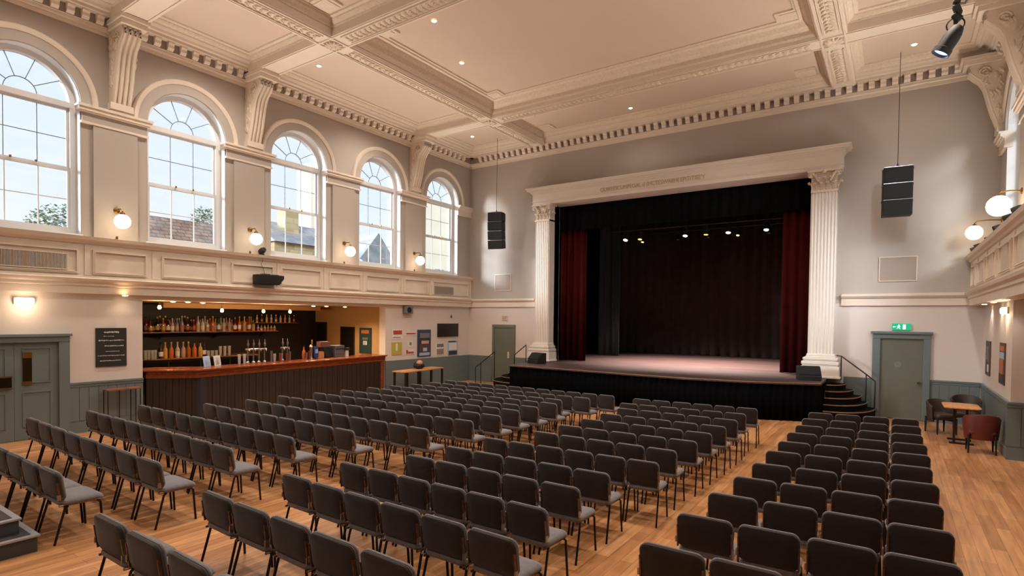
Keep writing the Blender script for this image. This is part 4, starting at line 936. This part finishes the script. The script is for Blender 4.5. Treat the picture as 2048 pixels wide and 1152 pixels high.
# notices near the stage
def sheet(name, label, y0, y1, z0, z1, m, parts, cat='poster', th=.012, group=None):
    t = thing(name, label, cat, (XL, (y0+y1)/2, (z0+z1)/2), 0, group); w = (y1-y0)/2; h = (z1-z0)/2
    MB().box(0, -w, -h, th, w, h).build('sheet' if cat == 'poster' else 'panel', m, t)
    for q_, (nm, a, b, c, d, mm) in enumerate(parts): MB().box(th, a*w, c*h, th+.003+.0015*q_, b*w, d*h).build(nm, mm, t)
    return t
GP = 'notices on the wall before the stage'
sheet('wall_poster', 'red and white poster, upper left of the notices by the bar', 13.44, 13.92, 1.76, 2.08, 'paper', [('red_banner', -.8, .9, -.1, .8, 'redp'), ('caption_line', -.9, .6, -.75, -.6, 'grp')], group=GP)
sheet('wall_poster', 'yellow green poster, lower left of the notices by the bar', 13.42, 13.90, 1.20, 1.64, 'yel', [('white_glass_picture', -.25, .15, -.3, .8, 'paper'), ('yellow_base', -.9, .9, -.95, -.6, BM['gold'])], group=GP)
sheet('wall_poster', 'thin strip with red lettering above the little symbol', 14.08, 14.58, 1.88, 1.98, 'paper', [('red_lettering', -.9, .95, -.5, .5, 'redp')], group=GP)
sheet('wall_poster', 'small white card with grey symbol left of the navy poster', 14.20, 14.42, 1.48, 1.66, 'paper', [('grey_symbol', -.4, .5, -.6, .6, 'grp')], group=GP)
sheet('wall_poster', 'small white card with red lettering under the grey symbol', 14.08, 14.52, 1.20, 1.36, 'paper', [('red_lettering', -.9, .8, -.7, .1, 'redp'), ('red_initial', -.9, -.5, -.7, .9, 'redp')], group=GP)
sheet('wall_poster', 'large navy framed poster of people, tallest of the notices', 14.66, 15.35, 1.08, 2.06, 'navy', [('heading_panel', -.65, .8, .4, .75, 'grp'), ('crowd_picture', -.7, .8, -.1, .35, 'ink'), ('pale_figures', -.45, .7, -.05, .18, BM['pink']), ('dark_picture', -.75, .8, -.7, -.1, 'brp'), ('pale_footer', -.75, .8, -.92, -.7, 'skyp'), ('blue_glow', -.2, .4, -.6, -.35, 'skyp')], th=.025, group=GP)
sheet('wall_poster', 'grey printed sheet in two blocks right of the navy poster', 15.68, 16.10, 1.10, 1.54, 'paper', [('upper_print', -.9, .9, .3, .9, 'grp'), ('lower_print', -.95, .9, -.9, .05, mat('mauve_print', (150, 128, 126), .7))], group=GP)
sheet('wall_poster', 'pale blue framed poster nearest the stage', 16.32, 16.90, 1.06, 1.62, 'skyp', [('white_grid', -.8, .8, -.3, .7, 'paper'), ('dark_base', -.85, .85, -.95, -.4, 'ink'), ('teal_heading', -.9, .6, .78, .95, 'teal')], th=.02, group=GP)
sheet('wall_screen', 'dark blank wall screen above the notices by the stage', 15.72, 16.90, 1.78, 2.28, 'screen', [('screen_glass', -.94, .94, -.9, .9, 'screen')], cat='screen', th=.05)
t = thing('wall_speaker', 'grey round speaker box under the gallery right of the bar', 'speaker', (XL, 14.12, 2.76)); MB().box(0, -.2, -.13, .14, .2, .13).build('cabinet', 'grey', t, bevel=.02); MB().lathe([(0, 0), (.1, 0), (.1, .01), (0, .012)], (.14, 0, 0), 16, Matrix.Rotation(PI/2, 3, 'Y')).build('grille', 'grille', t)
t = thing('wall_sensor', 'small dark sensor on the wall above the blank screen', 'sensor', (XL, 16.5, 2.56)); MB().ball((.03, 0, 0), .05, 10, (.8, .8, 1.3)).build('sensor_body', 'grey', t, smooth=True)
t = thing('long_table', 'long oak topped table with black legs by the left wall', 'table', (-13.3, 13.9, 0), math.radians(6))
MB().box(-.28, -1.05, .71, .28, 1.05, .75).build('table_top', 'oak', t, bevel=.008)
for a in (-.22, .24):
    for b in (-1.0, -.35, .35, 1.0): MB().box(a-.025, b-.03, 0, a+.025, b+.03, .71).build('leg', 'black', t)
t = thing('bag', 'dark bag with tan flap lying on the long oak table', 'bag', (-13.35, 13.95, .75))
MB().ball((0, 0, .1), .2, 14, (.8, 1.2, .5)).build('bag_body', 'blackm', t, smooth=True); MB().ball((.03, .0, .2), .13, 12, (.8, .9, .75)).build('flap', 'skin', t, smooth=True)
MB().tube([(0, -.22, .1), (.05, -.28, .2), (.0, -.16, .24)], .015, 6).build('strap', 'blackm', t)
# parapet speaker and rail devices
t = thing('parapet_speaker', 'black wedge speaker hung on the left gallery front', 'speaker', (XL+.12, 8.68, 3.46))
MB().prism([(-.36, .13), (.40, .13), (.40, .04), (.26, -.13), (-.36, -.13)], lambda a, b, q: (q, a, b), .04, .30).build('cabinet', 'blackm', t, bevel=.012)
MB().box(.30, -.33, -.10, .306, .3, .10).build('grille', 'grille', t); MB().tube([(.12, -.05, .13), (.10, -.1, .3), (.05, -.12, .42), (.06, -.08, .52), (.04, -.1, .66)], .006, 5).build('cable', 'dsteel', t)
MB().box(.05, -.15, .13, .2, .05, .16).build('bracket', 'dsteel', t); MB().box(.05, .14, .13, .2, .3, .15).build('bracket', 'dsteel', t)
t = thing('rail_spotlight', 'small black spotlight on the left gallery rail above the speaker', 'stage light', (XL+.15, 8.6, 4.12), 0); MB().box(-.04, -.04, 0, .04, .04, .04).build('base', 'black', t); MB().lathe([(0, -.08), (.07, -.08), (.08, .02), (.06, .1), (0, .1)], (0, 0, .12), 12, Matrix.Rotation(PI/2-.3, 3, 'Y')).build('lamp_body', 'blackm', t, smooth=True)
for i, (y, k) in enumerate(((17.3, .85), (16.6, .8), (15.2, .45), (13.6, .8), (12.4, .85), (11.6, .9))):
    t = thing('rail_spotlight', 'dark spotlight on the right gallery rail, %s from the stage wall' % ORD[i+1], 'stage light', (1.56, y, 4.12), random.uniform(-.5, .5), 'spotlights on the right gallery rail')
    MB().box(-.04, -.04, 0, .04, .04, .05).build('base', 'black', t); MB().tube([(0, -.09*k, .14), (0, -.09*k, .05), (0, .09*k, .05), (0, .09*k, .14)], .008, 5).build('yoke', 'black', t)
    MB().lathe([(0, -.12*k), (.05*k, -.11*k), (.075*k, -.02), (.08*k, .1*k), (.065*k, .1*k), (0, .09*k)], (0, 0, .15), 12, Matrix.Rotation(-PI/2-.4, 3, 'Y')).build('lamp_body', 'blackm', t, smooth=True)
    if i in (1, 2): tag(MB().box(-.03, -.05, 0, .03, .05, .06).build('clamp_box', 'steel', loc=(1.56, y-.38, 4.12)), 'small silver clamp box on the rail beside the %s spotlight' % ORD[i+1], 'clamp')
# hanging par lantern, top right
t = thing('hanging_spotlight', 'black stage spotlight with cool blue lens hanging top right', 'stage light', (.74, 12, 7.32), 0)
MB().tube([(.04, 0, 8.76-7.32), (.02, 0, .9), (.0, 0, .2)], .03, 8).build('drop_pipe', 'blackm', t)
for z, w in ((.95, .09), (.6, .07), (.42, .08), (.3, .07)): MB().obox((.02, 0, z), w, .05, .05, Matrix.Rotation(z*3, 3, 'Y')).build('clamp', 'blackm', t, bevel=.01)
MB().tube([(.03, .0, 1.15), (.14, 0, 1.2), (.17, 0, 1.12)], .03, 8).build('side_bracket', 'blackm', t)
MB().tube([(.02, 0, .52), (.12, .0, .5), (.16, 0, .58)], .022, 8).build('side_arm', 'grey', t)
MB().tube([(.0+.12*math.cos(a), 0, .18+.12*math.sin(a)) for a in [i*2*PI/20 for i in range(20)]], .012, 6, closed=True).build('yoke', 'blackm', t, smooth=True)
Rp = Matrix.Rotation(.55, 3, 'Y')
MB().lathe([(.05, .22), (.08, .2), (.115, .1), (.125, 0), (.125, -.16), (.14, -.17), (.14, -.26), (.13, -.26), (.12, -.18)], (-.06, 0, -.04), 20, Rp).build('lamp_body', 'blackm', t, smooth=True)
MB().lathe([(0, -.215), (.122, -.215), (.122, -.20), (0, -.20)], (-.06, 0, -.04), 20, Rp).build('lens', 'blue_e', t)
# ---------------------------------------------------------------- right corner furniture
t = thing('round_cornered_table', 'small oak cafe table in the right corner', 'table', (1.20, 15.0, 0), 0)
MB().rounded(.92, .62, .03, .12, lambda a, b, c: (b*1.0, a, .76+c)).build('table_top', 'oak', t, smooth=True)
for a, b in ((-.12, -.2), (.12, .2)): MB().box(a-.02, b-.03, .03, a+.02, b+.03, .75).build('leg', 'dsteel', t)
MB().box(-.2, -.28, 0, .2, -.2, .03).build('foot', 'black', t); MB().box(-.2, .2, 0, .2, .28, .03).build('foot', 'black', t)
def tub(x, y, rz, m, label, bh=.76):
    t = thing('tub_chair', label, 'armchair', (x, y, 0), rz, 'tub chairs in the corner')
    MB().rounded(.44, .44, .12, .08, lambda a, b, c: (a, b+.02, .40+c), puff=.02).build('seat', m, t, smooth=True)
    vs = []; K = 18
    mb = MB()
    for k in range(K+1):
        a = PI*(-.12)+PI*1.24*k/K; hz = bh-.14*(abs(k-K/2)/(K/2))**2
        cx, sy = math.cos(a), -math.sin(a)
        for r, z in ((.21, .27), (.26, .27), (.295, hz-.03), (.28, hz), (.255, hz), (.24, hz-.03)): vs.append((r*cx, r*sy*.95+.02, z))
    mb.add(vs, [(k*6+i, k*6+(i+1) % 6, (k+1)*6+(i+1) % 6, (k+1)*6+i) for k in range(K) for i in range(6)]+[tuple(range(6)), tuple(range(K*6, K*6+6))])
    mb.build('backrest', m, t, smooth=True)
    for a, b in ((-.2, -.18), (.2, -.18), (-.2, .2), (.2, .2)): MB().tube([(a, b, .36), (a*1.02, b*1.05, 0)], .018, 6, rs=[.024, .014]).build('leg', 'blackm', t)
tub(1.44, 14.05, 0, 'red_ch', 'rust red tub chair beside the cafe table')
tub(.92, 15.95, -2.6, 'br_ch', 'dark brown tub chair left of the cafe table, by the panelling')
tub(1.42, 16.7, PI, 'br_ch', 'dark brown tub chair behind the cafe table in the corner', .82)
def rsheet(label, y0, y1, z0, z1, m, parts):
    t = thing('framed_poster', label, 'poster', (1.8, (y0+y1)/2, (z0+z1)/2), 0, 'posters on the right wall'); w = (y1-y0)/2; h = (z1-z0)/2
    MB().box(0, -w, -h, -.02, w, h).build('frame', 'brp', t)
    for q_, (nm, a, b, c, d, mm) in enumerate(parts): MB().box(-.02, a*w, c*h, -.024-.0015*q_, b*w, d*h).build(nm, mm, t)
rsheet('dark monochrome poster on the right wall, nearer the corner', 16.3, 17.0, 1.32, 2.10, 'brp', [('pale_figure', -.3, .5, -.2, .7, 'grp'), ('pale_lower_figure', -.6, .1, -.8, -.35, BM['pink']), ('dark_figure', .1, .7, -.9, -.1, 'ink')])
rsheet('orange and brown poster on the right wall, nearer the camera', 14.3, 14.95, 1.30, 2.12, 'brp', [('orange_heading', -.8, .8, .6, .85, 'orp'), ('blue_picture', -.8, .8, .2, .55, 'skyp'), ('orange_picture', -.6, .6, -.5, .25, 'orp'), ('dark_footer', -.85, .85, -.92, -.5, 'ink')])
# grey steps bottom left
t = thing('portable_steps', 'charcoal two-tread portable steps with pale edges in the near left corner', 'steps', (0, 0, 0))
MB().box(-8.6, .5, 0, -7.38, 2.01, .162).build('lower_tread_box', 'greyst', t); MB().box(-8.6, .49, .162, -7.36, 2.03, .18).build('lower_tread_edge', 'greytop', t); MB().box(-8.6, .5, .18, -7.43, 1.97, .184).build('lower_tread_carpet', 'greycarp', t)
MB().box(-8.9, .5, 0, -7.54, 1.90, .332).build('upper_tread_box', 'greyst', t); MB().box(-8.9, .49, .332, -7.52, 1.92, .35).build('upper_tread_edge', 'greytop', t); MB().box(-8.9, .5, .35, -7.59, 1.86, .354).build('upper_tread_carpet', 'greycarp', t)
# ---------------------------------------------------------------- chairs
def make_chair():
    t = thing('stacking_chair', '', 'chair', (0, 0, 0)); W = .47
    def backfn(a, b, c):      # a across, b up, c depth
        return (a, .045 - .14*(b) + c + .16*(a*a), .605+b*.985 + .0)
    MB().rounded(W, .31, .045, .065, backfn, 6, .006).build('backrest', 'shell', t, smooth=True)
    def inner(a, b, c): x, y, z = backfn(a, b, c); return (x, y+.03, z+.004)
    MB().rounded(W-.004, .306, .03, .063, inner, 6, .006).build('back_cushion', 'fab', t, smooth=True)
    def seatfn(a, b, c): return (a, .265+b, .425+c - (.03*max(0, (b-.12)/.1)**2))
    MB().rounded(W-.01, .43, .065, .07, seatfn, 6, .012).build('seat', 'fab', t, smooth=True)
    for s in (-1, 1):
        MB().tube([(s*.205, .13, .385), (s*.215, .10, .37), (s*.225, .0, .0)], .0125, 7).build('leg', 'leg', t, smooth=True)
        MB().tube([(s*.205, .40, .385), (s*.215, .43, .36), (s*.225, .455, .0)], .0125, 7).build('leg', 'leg', t, smooth=True)
        MB().obox((s*.226, .045, .56), .006, .014, .10, Matrix.Rotation(.13, 3, 'X')).build('back_bracket', 'bronze', t)
    mb = MB()
    for s in (-1, 1): mb.tube([(s*.205, .05, .40), (s*.205, .44, .388)], .011, 6)
    mb.tube([(-.205, .13, .385), (.205, .13, .385)], .010, 6); mb.tube([(-.205, .40, .382), (.205, .40, .382)], .010, 6)
    mb.build('seat_frame', 'bronze', t, smooth=True)
    MB().box(.232, .02, .47, .246, .055, .53).build('linking_clip', 'steel', t); MB().box(-.246, .03, .50, -.232, .06, .55).build('linking_clip', 'steel', t)
    return t
K82 = (2.5-.76)/(2.5-.82)
rows = [  # block, x0, x1, n, y0, y1 (as seen at the top of the backrests)
 ('left', -9.9, -7.12, 5, 2.08, 2.08), ('left', -11.47, -6.76, 8, 2.96, 2.88), ('left', -11.54, -6.80, 9, 3.79, 3.74), ('left', -11.5, -6.74, 10, 4.59, 4.57), ('left', -10.79, -6.45, 9, 5.40, 5.36),
 ('left', -10.67, -5.68, 11, 6.16, 6.12), ('left', -10.66, -5.57, 12, 6.84, 7.04), ('left', -10.5, -5.5, 11, 7.60, 7.72), ('left', -10.41, -5.55, 11, 8.27, 8.38), ('left', -10.31, -5.48, 11, 8.96, 8.90), ('left', -10.16, -5.42, 11, 9.52, 9.50),
 ('left', -10.0, -5.6, 10, 10.08, 10.02), ('left', -9.9, -5.25, 11, 10.66, 10.60), ('left', -9.9, -4.99, 12, 11.28, 11.26),
 ('middle', -5.54, -3.0, 4, 1.85, 1.83), ('middle', -5.44, -2.6, 5, 2.69, 2.64), ('middle', -5.34, -2.28, 6, 3.47, 3.42), ('middle', -5.24, -2.45, 6, 4.15, 4.13), ('middle', -4.89, -2.5, 5, 4.83, 4.85), ('middle', -4.81, -2.47, 5, 5.46, 5.50),
 ('middle', -4.72, -2.2, 6, 6.18, 6.27), ('middle', -4.38, -2.23, 5, 6.97, 7.0), ('middle', -4.35, -2.17, 5, 7.65, 7.70), ('middle', -4.31, -2.16, 5, 8.35, 8.40), ('middle', -4.30, -2.12, 5, 9.05, 9.06), ('middle', -4.30, -2.11, 5, 9.78, 9.80), ('middle', -4.52, -2.13, 6, 10.4, 10.55), ('middle', -4.54, -2.08, 6, 11.15, 11.32),
 ('right', -1.57, .5, 4, 3.96, 4.0), ('right', -1.53, .45, 4, 4.76, 4.83), ('right', -1.47, .46, 4, 5.51, 5.58), ('right', -1.41, .43, 4, 6.25, 6.36), ('right', -1.36, .44, 4, 6.98, 7.15), ('right', -1.34, .43, 4, 7.75, 7.93), ('right', -1.31, .44, 4, 8.47, 8.68), ('right', -1.31, .43, 4, 9.22, 9.41), ('right', -1.29, .42, 4, 9.95, 10.2), ('right', -1.29, .42, 4, 10.7, 11.02), ('right', -1.27, .42, 4, 11.5, 11.8)]
proto = make_chair(); first = True; ri = {}
random.seed(11)
for blk, x0, x1, n, y0, y1 in rows:
    ri[blk] = ri.get(blk, 0)+1; r = ri[blk]; p = (x1-x0)/n*K82
    for i in range(n):
        c = proto if first else copy_tree(proto); first = False
        f = (i+.5)/n
        c.location = ((x0+(x1-x0)*f)*K82+random.uniform(-.006, .006), (y0+(y1-y0)*f)*K82+random.uniform(-.008, .008), 0)
        c.rotation_euler = (0, 0, math.atan2(y1-y0, x1-x0)+random.uniform(-.02, .02)); c.scale = (min(1.2, max(.8, p/.505)), 1, 1.025)
        pos = 'leftmost' if i == 0 else ('rightmost' if i == n-1 else ORD[i+1]+' from left')
        rr = 'nearest row' if r == 1 else ORD[r]+' row back'
        c['label'] = 'grey stacking chair, %s in the %s, %s block' % (pos, 'nearest row' if r == 1 else ORD[r]+' row back', blk)
        c['group'] = 'stacking chairs in the %s block' % blk
# ---------------------------------------------------------------- outside
MB().box(-70, -30, -.4, -14.8, 70, -.3).build('floor_yard', 'ground', kind='structure')
def house(name, label, x, y0, y1, z, m, roof=None, rz=1.4, wins=(), depth=6, chim=None, gable=False):
    t = thing(name, label, 'building', (x, (y0+y1)/2, -.3)); w = (y1-y0)/2
    MB().box(-depth, -w, 0, 0, w, z+.3).build('wall', m, t)
    if roof and not gable: MB().prism([(.2, z+.3), (-depth/2, z+.3+rz), (-depth-.2, z+.3)], lambda a, b, q: (a, q, b), -w-.1, w+.1).build('roof', roof, t)
    if roof and gable: MB().prism([(-w-.15, z+.25), (0, z+.3+rz), (w+.15, z+.25)], lambda a, b, q: (q, a, b), -depth, .1).build('roof', roof, t)
    for a, b, c, d in wins:
        f = MB().box(0, a-w, b, .05, c-w, d).build('window_frame', 'white', t); MB().box(.05, a-w+.08, b+.08, .06, c-w-.08, d-.08).build('pane', 'slate', f)
    if chim: MB().box(-1.2, chim-w, z, -.6, chim-w+.7, z+.3+rz+.5).build('chimney', 'stone', t)
    return t
house('brick_house', 'long brown tiled house seen through the second window', -22.5, 9.1, 13.9, 3.6, 'brick', 'brick', 3.0, depth=6)
house('stone_house', 'yellow stone house with slate roof seen through the third window', -22, 14.1, 17.2, 5.7, 'stone', 'slate', 1.1, wins=((.9, 3.6, 1.5, 5.0), (1.9, 3.6, 2.5, 5.0)), depth=3, chim=.9)
house('cream_building', 'tall cream rendered building at the right of the third window', -25.3, 18.3, 19.6, 10.5, 'render', wins=((.5, 3.4, 1.3, 5),), depth=1.2)
house('stone_cottage', 'gabled stone cottage with slate roof behind the fourth window', -25, 21.0, 24.2, 5.4, 'stone', 'slate', 2.0, wins=((.6, 3.3, 1.3, 4.9), (2.0, 3.3, 2.7, 4.9)), gable=True, depth=3)
house('cream_terrace', 'cream rendered terrace with tall windows behind the fifth window', -27.5, 29.2, 40, 10.6, 'render', wins=((1, 3.2, 2.1, 6.4), (3.4, 3.2, 4.5, 6.4), (6, 3.2, 7.2, 6.4), (9, 3.2, 10.2, 6.4)), depth=3)
def tree(x, y, z, r, label, n=900):
    t = thing('garden_tree', label, 'tree', (x, y, -.3), 0); random.seed(int(x*7+y))
    MB().tube([(0, 0, 0), (.1, 0, z*.5), (0, .1, z*.95)], .15, 7, rs=[.2, .14, .05]).build('trunk', 'bark', t)
    mb = MB()
    for i in range(n):
        v = Vector((random.gauss(0, 1), random.gauss(0, 1), random.gauss(0, 1))).normalized()*r*random.random()**.4
        v.z *= 1.15; a = random.random()*6.3; s = random.uniform(.035, .08); c = Vector((0, 0, z))+v
        d1 = Vector((math.cos(a), math.sin(a), random.uniform(-.6, .6))).normalized()*s; d2 = Vector((-math.sin(a), math.cos(a), random.uniform(-.8, .8))).normalized()*s*.6
        mb.add([c-d1, c+d2, c+d1, c-d2], [(0, 1, 2, 3)])
    mb.build('foliage', 'leaf', t)
tree(-21, 6.35, 5.0, 1.0, 'leafy green tree low in the nearest window', 3200)
tree(-28, 14.2, 7.35, .7, 'small tree above the tiled roof in the second window', 1100)
tree(-19.5, 12.75, 4.3, .55, 'bush in front of the stone house in the third window', 800)
# ---------------------------------------------------------------- world and lights
w = bpy.data.worlds.new('sky'); bpy.context.scene.world = w; w.use_nodes = True; nt = w.node_tree
bg = nt.nodes['Background']; tc = nt.nodes.new('ShaderNodeTexCoord'); sp = nt.nodes.new('ShaderNodeSeparateXYZ'); cr = nt.nodes.new('ShaderNodeValToRGB')
nt.links.new(tc.outputs['Generated'], sp.inputs[0]); nt.links.new(sp.outputs['Z'], cr.inputs[0]); nt.links.new(cr.outputs[0], bg.inputs[0])
cr.color_ramp.elements[0].color = (.80, .86, .88, 1); cr.color_ramp.elements[0].position = .0
cr.color_ramp.elements[1].color = (.55, .70, .84, 1); cr.color_ramp.elements[1].position = .5
SKY = 1.35; bg.inputs[1].default_value = SKY
def sun(d, s, ang, col):
    l = bpy.data.lights.new('daylight', 'SUN'); l.energy = s; l.angle = math.radians(ang); l.color = col
    o = bpy.data.objects.new('daylight', l); COL.objects.link(o); o.rotation_euler = Vector(d).to_track_quat('-Z', 'Y').to_euler()
sun((.72, .42, -.52), 2.6, 45, (.84, .92, 1)); sun((.60, .72, -.20), 6.0, 12, (.88, .94, 1)); sun((-.55, .72, -.40), 3.4, 16, (.88, .94, 1))
# added area fills above the gallery ledges, unseen, aimed up to brighten the ceiling
def area(loc, to, sx, sy, e, col, spread=PI):
    l = bpy.data.lights.new('ceiling_fill', 'AREA'); l.shape = 'RECTANGLE'; l.size = sx; l.size_y = sy; l.energy = e; l.color = col; l.spread = spread
    o = bpy.data.objects.new('ceiling_fill', l); COL.objects.link(o); o.location = loc; o.rotation_euler = (Vector(to)-Vector(loc)).to_track_quat('-Z', 'Y').to_euler()
for y in (1.5, 6, 10.5, 15): area((XL+.25, y, 4.16), (XL+3.5, y, 9), 3.2, .12, 62, WARM2, 1.9)
for y in (1.5, 6, 10.5, 15): area((XR-.22, y, 4.14), (XR-3.5, y, 9), 3.2, .12, 66, WARM2, 1.9)
# added fill spots without fittings, further back in the room and over the seats
for x in (-12.4, -8.3, -3.8, .3):
    for y in (-1.5, 3.8, 7.0, 12.0):
        z = 9.05; light('SPOT', (x, y, z), {-1.5: 200, 3.8: 360, 7.0: 620, 12.0: 620}[y], WARM2, .12, spot_size=2.5, spot_blend=.9)
# stage lighting from the bars
for x, tx, e, c in ((-8.25, -7.4, 2200, (1, .84, .74)), (-6.05, -6.2, 4200, (1, .80, .7)), (-4.62, -4.8, 4000, (1, .80, .72)), (-3.45, -3.6, 1500, (1, .83, .72))):
    light('SPOT', (x, 19.3, 5.3), e, c, .06, spot_size=1.75, spot_blend=1, to=(tx, 19.9, 1))
# gallery spots washing the stage front and the side walls
light('SPOT', (1.5, 15.3, 4.42), 260, (.9, .93, 1), .12, spot_size=1.3, spot_blend=.9, to=(-2.5, 17.6, 3.2))
light('SPOT', (XL+.4, 9.0, 4.6), 300, (.92, .95, 1), .12, spot_size=.62, spot_blend=.6, to=(-11.9, 17.6, 4.2))
light('SPOT', (1.5, 12.7, 4.42), 350, (1, .96, .92), .12, spot_size=.8, spot_blend=.8, to=(-6.2, 17.6, 5.5))
light('SPOT', (.66, 12, 7.0), 300, (.75, .87, 1), .1, spot_size=1.0, spot_blend=.7, to=(-.2, 17.6, 4.2))
sc = bpy.context.scene
sc.view_settings.view_transform = 'Standard'; sc.view_settings.look = 'None'; sc.view_settings.gamma = 1; sc.view_settings.exposure = 0; sc.view_settings.use_curve_mapping = False
sc.cycles.max_bounces = 8; sc.cycles.diffuse_bounces = 4; sc.cycles.glossy_bounces = 2; sc.cycles.transmission_bounces = 4; sc.cycles.transparent_max_bounces = 10
sc.cycles.caustics_reflective = False; sc.cycles.caustics_refractive = False; sc.cycles.sample_clamp_indirect = 6; sc.cycles.use_denoising = True
